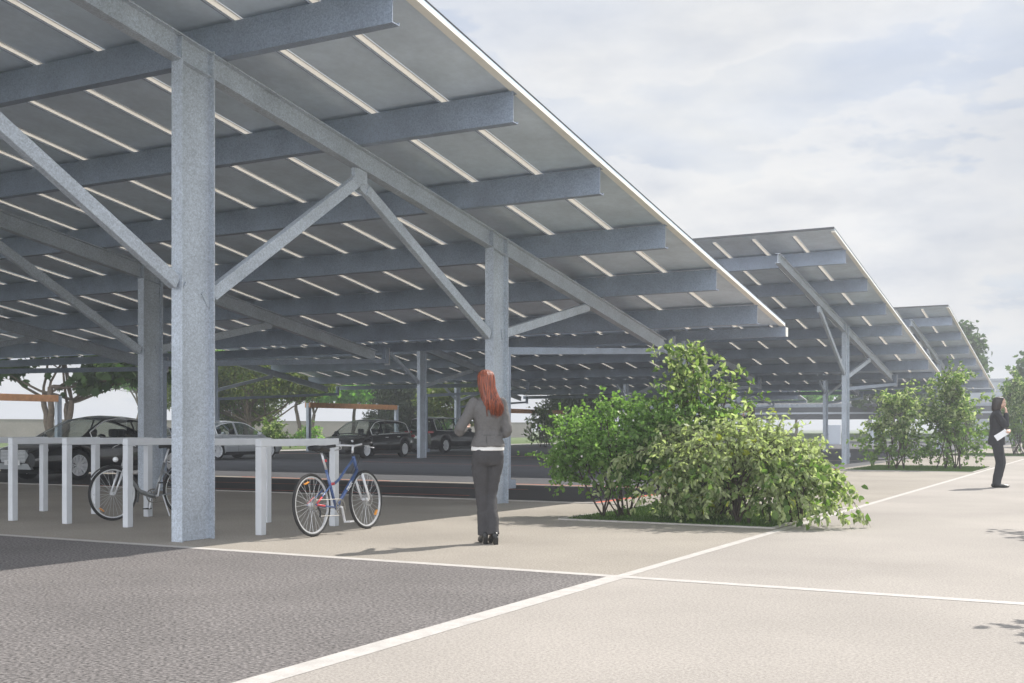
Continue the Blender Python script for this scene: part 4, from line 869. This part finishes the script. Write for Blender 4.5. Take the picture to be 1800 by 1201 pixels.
    if style == 'blue': A = MB(); A.box((st.x-.02, 0, st.z+.10), (.03,.05,.03)); A.build('rear_reflector', REDP, root, bevel=.005)
    # handlebar
    A = MB(); hc = ht+Vector((-.02,0,.12)); A.tube([ht+Vector((-.01,0,.03)), hc+Vector((.02,0,-.02)), hc+Vector((.06,0,.0))], .014, 8)
    back = -.05 if style == 'blue' else -.16
    A.tube([(hc.x+back, -.30, hc.z+.01), (hc.x+back*.4+.05, -.16, hc.z+.015), (hc.x+.06,0,hc.z), (hc.x+back*.4+.05, .16, hc.z+.015), (hc.x+back,.30,hc.z+.01)], .0115, 8); hb_ = A.build('handlebar', ALU, root, smooth=True)
    for s in (-1,1):
        A = MB(); A.tube([(hc.x+back-(.0),s*.19+0,hc.z+.012),(hc.x+back-.02,s*.315,hc.z+.008)], .017, 8); A.build('grip', BLACKP, hb_, smooth=True)
        A = MB(); A.tube([(hc.x+.02,s*.16,hc.z),(hc.x+.07,s*.19,hc.z-.025),(hc.x+.05,s*.27,hc.z-.04)], .006, 6); A.build('brake_lever', ALU, hb_, smooth=True)
    for s in (-1, 1):
        A = MB(); A.tube([(hc.x+.06,s*.06,hc.z),(hc.x+.13,s*.05,hc.z-.05),(.42,s*.02,.80),(.30,s*.02,.66)], .0028, 4); A.build('cable', BLACKP, root, smooth=True)
    # crankset, chain, pedals
    A = MB(); yc = -.055; A.lathe([(.078,yc),(.092,yc),(.092,yc-.004),(.078,yc-.004),(.078,yc)], 32, tuple(bb)); 
    for k in range(5): A.beam(bb+Vector((0,yc,0)), bb+Vector((math.cos(k*1.257)*.085,yc,math.sin(k*1.257)*.085)), .012,.004, up=(0,1,0))
    ck = A.build('chainring', mat('chain_steel',(.25,.24,.22),.5,metal=.6), root)
    A = MB(); A.lathe([(.02,yc),(.05,yc),(.05,yc-.004),(.02,yc-.004)], 24, tuple(ra)); A.build('sprocket', mat('chain_steel',(.25,.24,.22),.5,metal=.6), root); A = MB(); ca = -1.35; e1 = bb+Vector((math.cos(ca)*.172, -.075, math.sin(ca)*.172)); e2 = bb-Vector((math.cos(ca)*.172, -.075, math.sin(ca)*.172))
    A.beam(bb+Vector((0,-.072,0)), e1, .012, .026, up=(0,1,0)); A.beam(bb+Vector((0,.072,0)), Vector((e2.x,.075,e2.z)), .012, .026, up=(0,1,0)); A.tube([bb+Vector((0,-.075,0)),bb+Vector((0,.075,0))], .014, 8); A.build('crank', ALU, root, bevel=.003)
    for e, s in ((e1,-1),(Vector((e2.x,.075,e2.z)),1)):
        A = MB(); A.box((e.x, s*.13, e.z), (.085,.085,.018)); A.build('pedal', BLACKP if style != 'blue' else ALU, root, bevel=.003)
    A = MB(); A.tube([bb+Vector((0,yc-.002,.092)), ra+Vector((0,yc-.002,.05))], .004, 4); A.tube([bb+Vector((0,yc-.002,-.092)), ra+Vector((.10,yc-.002,-.13)), ra+Vector((.03,yc-.002,-.135)), ra+Vector((.045,yc-.002,-.06))], .004, 4); A.build('chain', mat('chain_steel',(.25,.24,.22),.5,metal=.6), root)
    A = MB(); A.tube([ra+Vector((.02,-.07,-.03)), ra+Vector((.05,-.075,-.08)), ra+Vector((.04,-.07,-.14))], .011, 6); A.build('derailleur', BLACKP, root)
    A = MB(); A.tube([bb+Vector((-.09,.05,.0)), (-.17,.16,.015)], .008, 6); A.build('kickstand', ALU, root)
    return root
def yaw(p, q): return math.atan2(q[1]-p[1], q[0]-p[0])
pr, pf = (-7.81, 9.83), (-7.87, 10.91); a_ = yaw(pr, pf); mid = ((pr[0]+pf[0])/2, (pr[1]+pf[1])/2)
bicycle('blue hybrid bicycle with red decals leaning at the rack nearest the walking woman', (*mid, 0), a_, math.radians(-4), 'blue')
pr, pf = (-11.22, 11.40), (-11.42, 10.36); a_ = yaw(pr, pf); mid = ((pr[0]+pf[0])/2, (pr[1]+pf[1])/2)
bicycle('grey step-through city bicycle among the racks left of the big column', (*mid, 0), a_, math.radians(3), 'grey')
# ------------------------------------------------------------------ people
SKIN = mat('skin', (.52,.33,.25), .5, noise=(20,.06,3)); SUITG = mat('grey_suit_cloth', (.125,.120,.118), .9, noise=(60,.10,4), bump=(14,.35,.02)); SUITT = mat('dark_grey_trousers', (.050,.048,.051), .9, noise=(60,.10,4), bump=(9,.4,.02))
SUITB = mat('black_suit_cloth', (.026,.026,.030), .9, noise=(60,.10,4), bump=(10,.4,.02)); BLOUSE = mat('white_cotton', (.78,.77,.76), .8, bump=(30,.3,.01)); SHOE = mat('black_leather', (.012,.012,.012), .35)
EYEM = mat('eye_white', (.7,.7,.68), .3); LIP = mat('lips', (.40,.14,.12), .5)
def hairmat(n, c0, c1):
    m = bpy.data.materials.new(n); m.use_nodes = True; t = m.node_tree; p = t.nodes['Principled BSDF']; tcn = nn(t, 'ShaderNodeTexCoord'); mp = nn(t, 'ShaderNodeMapping'); mp.inputs['Scale'].default_value = (90,90,6)
    t.links.new(tcn.outputs['Object'], mp.inputs[0]); n_ = nn(t, 'ShaderNodeTexNoise'); n_.inputs['Scale'].default_value = 1; n_.inputs['Detail'].default_value = 3; t.links.new(mp.outputs[0], n_.inputs['Vector'])
    cr = nn(t, 'ShaderNodeValToRGB'); cr.color_ramp.elements[0].position = .35; cr.color_ramp.elements[1].position = .65; cr.color_ramp.elements[0].color = (*c0,1); cr.color_ramp.elements[1].color = (*c1,1)
    t.links.new(n_.outputs[0], cr.inputs[0]); t.links.new(cr.outputs[0], p.inputs['Base Color']); p.inputs['Roughness'].default_value = .42; p.inputs['Specular IOR Level'].default_value = .6
    b = nn(t, 'ShaderNodeBump'); b.inputs['Strength'].default_value = .9; b.inputs['Distance'].default_value = .012; t.links.new(n_.outputs[0], b.inputs['Height']); t.links.new(b.outputs[0], p.inputs['Normal']); return m
HRED = hairmat('red_hair', (.07,.013,.006), (.36,.078,.024)); HDARK = hairmat('dark_hair', (.010,.007,.006), (.035,.022,.018)); HBROWN = hairmat('brown_hair', (.08,.03,.015), (.19,.08,.04))
def V(*a): return Vector(a)
_tx = bpy.data.textures.new('cloth_folds', 'CLOUDS'); _tx.noise_scale = .11; _tx.noise_depth = 3
def folds(o, st=.016):
    d = o.modifiers.new('folds', 'DISPLACE'); d.texture = _tx; d.strength = st; d.mid_level = .5; d.texture_coords = 'LOCAL'; return o
def rings(A, spec, n=24, p=2.3):
    """spec rows: (x, y, z, rx, ry) horizontal superellipse rings"""
    R_ = []
    for (x,y,z,rx,ry) in spec:
        r = []
        for k in range(n):
            a = 2*PI*k/n; c, s = math.cos(a), math.sin(a); r.append(V(x+rx*math.copysign(abs(c)**(2/p), c), y+ry*math.copysign(abs(s)**(2/p), s), z))
        R_.append(r)
    A.loft(R_); return A
def limb(A, pts, rad, n=14, flat=False):
    """tapered limb with rounded ends, smoothed joints"""
    P_ = [Vector(p) for p in pts]; Q = []; Rr = []
    for i in range(len(P_)-1):
        for t in np.linspace(0, 1, 6)[(0 if i == 0 else 1):]: Q.append(P_[i].lerp(P_[i+1], t)); Rr.append(rad[i]*(1-t)+rad[i+1]*t)
    for _ in range(2):
        Q2 = [Q[0]]+[(Q[i-1]+Q[i]*2+Q[i+1])/4 for i in range(1, len(Q)-1)]+[Q[-1]]; Q = Q2
    d0 = (Q[0]-Q[1]).normalized(); d1 = (Q[-1]-Q[-2]).normalized()
    tail = [] if flat else [Q[-1]+d1*Rr[-1]*.6, Q[-1]+d1*Rr[-1]*.9]; tr_ = [] if flat else [Rr[-1]*.8, Rr[-1]*.35]
    Q = [Q[0]+d0*Rr[0]*.9, Q[0]+d0*Rr[0]*.6]+Q+tail; Rr = [Rr[0]*.35, Rr[0]*.8]+Rr+tr_
    A.tube(Q, Rr, n); return A
def hand(A, w, d, nrm, curl=.5, side=1, k=1.0):
    d = Vector(d).normalized(); nrm = Vector(nrm).normalized(); nrm = (nrm-d*nrm.dot(d)).normalized(); s = d.cross(nrm)*side; w = Vector(w)
    M = Matrix((s, d, nrm)).transposed()
    A.ell(w+d*.048*k, (.040*k,.052*k,.016*k), 12, 8, M=M); A.ell(w+d*.01, (.028*k,.035*k,.020*k), 10, 6, M=M)
    for i, (off, ln) in enumerate(((-.030,.068),(-.010,.078),(.011,.072),(.030,.056))):
        p = w+d*.088*k+s*off*k; dd = (d+s*off*2).normalized(); pts = [p-dd*.02]; 
        for j, f in enumerate((.45,.32,.26)):
            pts.append(p.copy()); dd = (dd*math.cos(curl*(.5+.35*j))+nrm*math.sin(curl*(.5+.35*j))).normalized(); p = p+dd*ln*f*k
        pts.append(p); A.tube(pts, [.0095*k,.0092*k,.0085*k,.0078*k,.006*k][:len(pts)], 8)
    t0 = w+d*.025*k-s*.030*k; t1 = t0+(d*.5-s*.6+nrm*.35).normalized()*.036*k; t2 = t1+(d*.9-s*.15+nrm*.35).normalized()*.028*k; A.tube([t0,t1,t2],[.0125*k,.011*k,.0075*k],8)
def head(A, root, c, yaw_=0.0, pitch=0.0, k=1.0, skin=SKIN):
    """face towards local +y"""
    M = Matrix.Rotation(yaw_, 3, 'Z')@Matrix.Rotation(pitch, 3, 'X'); c = Vector(c)
    def q(x,y,z): return c+M@Vector((x*k,y*k,z*k))
    A.ell(q(0,-.012,.028), (.074*k,.094*k,.090*k), 20, 14, M=M); A.ell(q(0,.022,-.035), (.060*k,.068*k,.075*k), 18, 12, M=M); A.ell(q(0,.055,-.085), (.026*k,.026*k,.022*k), 10, 8, M=M)
    A.ell(q(0,.093,-.014), (.012*k,.022*k,.026*k), 8, 8, M=M); A.ell(q(0,.098,-.027), (.017*k,.016*k,.011*k), 8, 6, M=M); A.ell(q(0,.078,.026),(.055*k,.018*k,.012*k),10,6,M=M)
    for s in (-1,1): A.ell(q(s*.075,-.008,-.008), (.009*k,.020*k,.032*k), 8, 8, M=M); A.ell(q(s*.04,.062,-.03),(.022*k,.02*k,.022*k),8,6,M=M)
    E_ = MB()
    for s in (-1,1): E_.ell(q(s*.030,.078,.006), (.013*k,.010*k,.008*k), 8, 6, M=M)
    E_.build('eyes', EYEM, root, smooth=True); E_ = MB(); E_.ell(q(0,.091,-.055), (.023*k,.010*k,.007*k), 10, 6, M=M); E_.build('lips', LIP, root, smooth=True)
    return q
def legs(A, hips, knees, ankles, r, pelvis):
    rings(A, pelvis)
    for h, kn, an in zip(hips, knees, ankles): limb(A, [h, kn, an], r)

# -- woman walking away
def woman():
    rt = empty('person', (-5.80, 10.14, 0), 'woman with long red hair in a grey trouser suit walking away beside the blue bicycle', 'person', rz=math.radians(46)); rt.scale = (.92,.95,1)
    A = MB(); head(A, rt, (-.02,.035,1.655), yaw_=.10, k=.98); limb(A, [(0,.0,1.44),(-.01,.015,1.56)], [.055,.050])
    rings(A, [(0,0,.93,.14,.10),(0,0,1.05,.14,.10),(0,0,1.15,.115,.085),(0,.0,1.30,.14,.10),(0,0,1.42,.155,.085),(0,0,1.47,.09,.06)])
    for (sh, el, wr) in (((-.165,0,1.42),(-.335,-.03,1.15),(-.20,.24,1.19)), ((.165,0,1.42),(.215,-.05,1.13),(.08,.20,1.16))): limb(A, [sh, el, wr], [.045,.036,.024])
    for (h, kn, an) in (((-.085,0,.90),(-.058,.03,.50),(-.045,-.0,.10)), ((.085,0,.90),(.050,.045,.50),(.04,-.085,.12))): limb(A, [h, kn, an], [.08,.05,.034])
    hand(A, (-.20,.24,1.19), (.6,.8,.05), (0,0,1), .7, 1, .9); hand(A, (.08,.20,1.16), (-.5,.85,.1), (0,0,1), .7, -1, .9)
    for (x,y) in ((-.045,-.0),(.04,-.085)): limb(A, [(x,y,.09),(x,y+.05,.07),(x*1.05,y+.14,.03)], [.032,.030,.022])
    A.build('body', SKIN, rt, remesh=.0075, smoothit=3, smooth=True)
    # trousers
    A = MB(); rings(A, [(0,-.005,1.05,.150,.112),(0,-.008,.98,.172,.128),(0,-.012,.91,.182,.136),(0,-.008,.84,.178,.128),(0,0,.80,.165,.11)], p=2.1)
    A.ell((-.08,-.065,.92),(.088,.072,.10),14,10); A.ell((.085,-.060,.92),(.086,.072,.10),14,10)
    for (h, kn, an, ft) in (((-.088,0,.86),(-.058,.03,.50),(-.045,-.0,.18),(-.045,-.004,.085)), ((.086,.0,.86),(.050,.045,.50),(.040,-.075,.18),(.040,-.085,.095))):
        limb(A, [h, V(*h).lerp(V(*kn),.5), kn, an, ft], [.100,.088,.070,.069,.071], flat=True)
    folds(A.build('trousers', SUITT, rt, remesh=.009, smoothit=4, smooth=True), .030)
    # blouse hem
    A = MB(); rings(A, [(0,-.008,.952,.188,.146),(0,-.008,.975,.187,.144),(0,-.006,1.03,.178,.134),(0,0,1.08,.16,.12)], p=2.1); A.build('blouse', BLOUSE, rt, remesh=.009, smoothit=2, smooth=True)
    # jacket
    A = MB(); rings(A, [(0,-.010,.992,.197,.155),(0,-.010,1.03,.190,.147),(0,-.004,1.10,.158,.120),(0,.0,1.155,.140,.108),(0,-.002,1.22,.152,.114),(0,-.004,1.31,.172,.122),(0,-.008,1.38,.180,.115),(0,-.006,1.44,.165,.092),(0,0,1.485,.105,.068),(0,.006,1.515,.064,.052)], p=2.25)
    for (sh, el, wr, r) in (((-.160,-.004,1.435),(-.350,-.035,1.14),(-.215,.20,1.18),(.066,.056,.040)), ((.160,-.004,1.435),(.222,-.055,1.12),(.095,.165,1.155),(.066,.056,.040))):
        limb(A, [sh, V(*sh).lerp(V(*el),.5), el, wr], [r[0],r[0]*.93,r[1],r[2]])
    folds(A.build('jacket', SUITG, rt, remesh=.0085, smoothit=4, smooth=True), .030)
    A = MB(); A.tube([(-.05,-.155,1.0),(-.052,-.150,1.04),(-.05,-.122,1.10)], .0035, 5); A.tube([(.09,-.138,1.0),(.085,-.132,1.04),(.07,-.105,1.10)], .0035, 5)
    rings(A, [(0,-.003,1.108,.1585,.1215),(0,-.003,1.114,.1570,.1200)], p=2.25); A.build('jacket_seam', mat('seam', (.06,.057,.056), .9), rt)
    # hair: cap and long fall
    A = MB(); Rr = []; R = np.random.default_rng(5)
    spec = [(-.02,.0,1.782,.022,.028),(-.02,-.002,1.774,.052,.062),(-.02,-.006,1.755,.078,.090),(-.02,-.010,1.72,.093,.106),(-.02,-.016,1.67,.098,.110),(-.018,-.030,1.61,.095,.098),(-.008,-.050,1.55,.094,.082),(.012,-.072,1.49,.102,.066),(.035,-.092,1.43,.106,.054),(.052,-.104,1.38,.098,.042),(.064,-.108,1.34,.078,.030),(.070,-.108,1.315,.045,.018)]
    n = 72
    for (x,y,z,rx,ry) in spec:
        r = []
        for k in range(n):
            a = 2*PI*k/n; f = 1+.035*math.sin(a*13+z*14)+.028*math.sin(a*23-z*19)+.02*math.sin(a*7+z*33); zz_ = z+(.012*math.sin(a*23) if z < 1.36 else 0)
            yy = y+ry*f*math.sin(a); 
            if 1.50 < z < 1.735 and yy > .045+.02: yy = .065      # the face stays free of the fall
            r.append(V(x+rx*f*math.cos(a), yy, zz_))
        Rr.append(r)
    A.loft(Rr); 
    for k in range(120):   # loose strands over the fall
        t = R.uniform(-1,1); w_ = R.uniform(.0015,.0055); x0 = -.02+.088*t; y0 = -.015-.092*math.sqrt(max(0,1-t*t)); x1 = .055+.105*t+R.normal(0,.008); zt = R.uniform(1.27,1.40)+.03*abs(t)
        A.tube([(x0,y0,1.70),(x0+.004,y0-.012,1.62),(x0*.6+x1*.4,-.052-.075*math.sqrt(max(0,1-t*t)),1.52),(x0*.2+x1*.8,-.092-.062*math.sqrt(max(0,1-t*t)),1.43),(x1,-.108-.036*math.sqrt(max(0,1-t*t)),zt)], [w_*.6,w_,w_*1.1,w_,.0008], 4)
    A.build('hair', HRED, rt, smooth=True)
    # shoes with block heels
    A = MB()
    for (x,y,lift) in ((-.048,-.03,0),(.045,-.115,.0)):
        limb(A, [(x,y-.03,.090),(x,y+.04,.066),(x,y+.12,.034),(x,y+.20,.022)], [.040,.038,.038,.018], 12)
        A.prof((x,y-.045,.08),(x,y-.035,.001), [(-.026,-.030),(.026,-.030),(.022,.024),(-.022,.024)], up=(0,1,0))
    A.build('shoes', SHOE, rt, remesh=.005, smoothit=1, smooth=True)
    return rt
woman()

# -- person in black with papers
def man(loc, rz, label, hair=HDARK, suit=SUITB, papers=True):
    rt = empty('person', loc, label, 'person', rz=rz)
    A = MB(); head(A, rt, (0,.065,1.690), pitch=-.22, k=1.0); limb(A, [(0,.0,1.48),(0,.03,1.60)], [.062,.056])
    rings(A, [(0,0,.95,.15,.11),(0,0,1.05,.15,.11),(0,0,1.15,.14,.10),(0,.0,1.32,.17,.115),(0,0,1.46,.17,.09),(0,0,1.50,.09,.06)])
    RA = ((.19,.0,1.46),(.205,.16,1.20),(.07,.165,1.50)); LA = ((-.19,0,1.46),(-.20,.10,1.16),(.10,.225,1.135))
    for (sh, el, wr) in (RA, LA): limb(A, [sh, el, wr], [.050,.040,.027])
    for (h, kn, an) in (((-.09,0,.92),(-.09,.07,.50),(-.09,-.01,.10)), ((.09,0,.92),(.09,.045,.50),(.09,-.03,.10))): limb(A, [h, kn, an], [.085,.055,.038])
    hand(A, (.070,.167,1.505), (-.35,-.12,.90), (-.5,-.85,0), .9, 1); hand(A, (.10,.225,1.135), (.85,-.2,-.1), (0,-.6,-.8), .8, 1)
    for x, y in ((-.09,-.01),(.09,-.03)): limb(A, [(x,y,.08),(x,y+.12,.04)], [.035,.028])
    A.build('body', SKIN, rt, remesh=.008, smoothit=3, smooth=True)
    A = MB(); rings(A, [(0,0,1.06,.155,.12),(0,-.005,.98,.175,.135),(0,-.01,.90,.185,.14),(0,-.005,.84,.18,.13)], p=2.1)
    for (h, kn, an, ft) in (((-.092,0,.88),(-.092,.095,.50),(-.09,.012,.16),(-.09,.0,.055)), ((.092,0,.88),(.092,.055,.50),(.09,-.01,.16),(.09,-.015,.045))):
        limb(A, [h, V(*h).lerp(V(*kn),.5), kn, an, ft], [.110,.098,.084,.080,.082], flat=True)
    folds(A.build('trousers', suit, rt, remesh=.011, smoothit=5, smooth=True))
    A = MB(); rings(A, [(0,-.010,.855,.205,.165),(0,-.010,.95,.200,.158),(0,-.004,1.08,.180,.138),(0,.0,1.18,.172,.130),(0,-.002,1.32,.190,.136),(0,-.010,1.42,.195,.120),(0,-.006,1.48,.170,.098),(0,0,1.525,.11,.072),(0,.008,1.555,.070,.060)], p=2.3)
    for (sh, el, wr) in (RA, LA):
        sh, el, wr = V(*sh), V(*el), V(*wr); limb(A, [sh, sh.lerp(el,.5), el, el.lerp(wr,.86)], [.070,.066,.060,.046])
    folds(A.build('jacket', suit, rt, remesh=.010, smoothit=4, smooth=True))
    A = MB(); rings(A, [(0,.012,1.545,.066,.060),(0,.018,1.585,.064,.060)]); A.build('shirt_collar', BLOUSE, rt, smooth=True)
    A = MB(); n = 60; Rr = []
    for (x,y,z,rx,ry) in [(0,.045,1.812,.02,.03),(0,.042,1.805,.055,.065),(0,.036,1.785,.080,.092),(0,.028,1.745,.094,.108),(0,.016,1.69,.098,.108),(0,-.002,1.63,.096,.094),(0,-.010,1.575,.094,.090),(0,-.012,1.535,.088,.080),(0,-.02,1.515,.07,.055)]:
        r = []
        for k in range(n):
            a = 2*PI*k/n; f = 1+.02*math.sin(a*19+z*12)+.015*math.sin(a*31); yy = y+ry*f*math.sin(a)
            if z < 1.745: yy = min(yy, .085 if abs(math.cos(a)) < .45 else .110)
            if z < 1.70: yy = min(yy, .060 if abs(math.cos(a)) < .45 else .100)
            r.append(V(x+rx*f*math.cos(a), yy, z))
        Rr.append(r)
    A.loft(Rr); A.build('hair', hair, rt, smooth=True)
    A = MB()
    for x, y in ((-.09,-.0),(.09,-.02)): limb(A, [(x,y-.05,.048),(x,y+.05,.046),(x,y+.15,.032),(x*1.03,y+.215,.026)], [.046,.044,.036,.022], 12)
    A.build('shoes', SHOE, rt, remesh=.006, smoothit=1, smooth=True)
    A = MB(); w0 = V(*LA[1]).lerp(V(*LA[2]), .90); d = (V(*LA[2])-V(*LA[1])).normalized(); A.tube([w0-d*.012, w0+d*.012], .034, 12); A.build('wristwatch', SHOE, rt)
    return rt
mrz = math.radians(-82)
mr = man((-2.33, 24.55, 0), mrz, 'dark-haired person in a black suit standing on the pale path, hand at the chin')
A = MB(); Mp = Matrix.Rotation(math.radians(38), 3, 'X')
for k in range(3): A.box((.215-.004*k, .07, 1.05), (.0025,.25,.115), M=Matrix.Rotation(math.radians(-36+k*2), 3, 'X').inverted())
pa = A.build('papers', mat('paper', (.80,.80,.82), .7)); pa.location = (-2.33,24.55,0); pa.rotation_euler = (0,0,mrz); tag(pa, 'white folded papers held at the hip by the person in black', 'papers')
man((-8.05, 26.9, 0), math.radians(120), 'dark-haired person in dark clothes whose head shows above the arching shrub', hair=HDARK)
man((-4.15, 57.2, 0), math.radians(60), 'small brown-haired person in dark clothes behind shrubs at the very right edge', hair=HBROWN)

# ------------------------------------------------------------------ air
HAZE_ON = True
if HAZE_ON:
    hm = bpy.data.materials.new('haze_air'); hm.use_nodes = True; t = hm.node_tree; t.nodes.clear(); out = nn(t, 'ShaderNodeOutputMaterial'); pv = nn(t, 'ShaderNodeVolumePrincipled')
    pv.inputs['Color'].default_value = (.90,.94,1,1); pv.inputs['Density'].default_value = .0024; pv.inputs['Anisotropy'].default_value = .2; t.links.new(pv.outputs[0], out.inputs['Volume'])
    A = MB(); A.bb(-1510,1510,-410,2510,-1.0,16.0); h = A.build('haze', hm); h['kind'] = 'stuff'; h['label'] = 'thin pale air haze over the whole car park'; h['category'] = 'haze'
    SC.cycles.volume_step_rate = 4
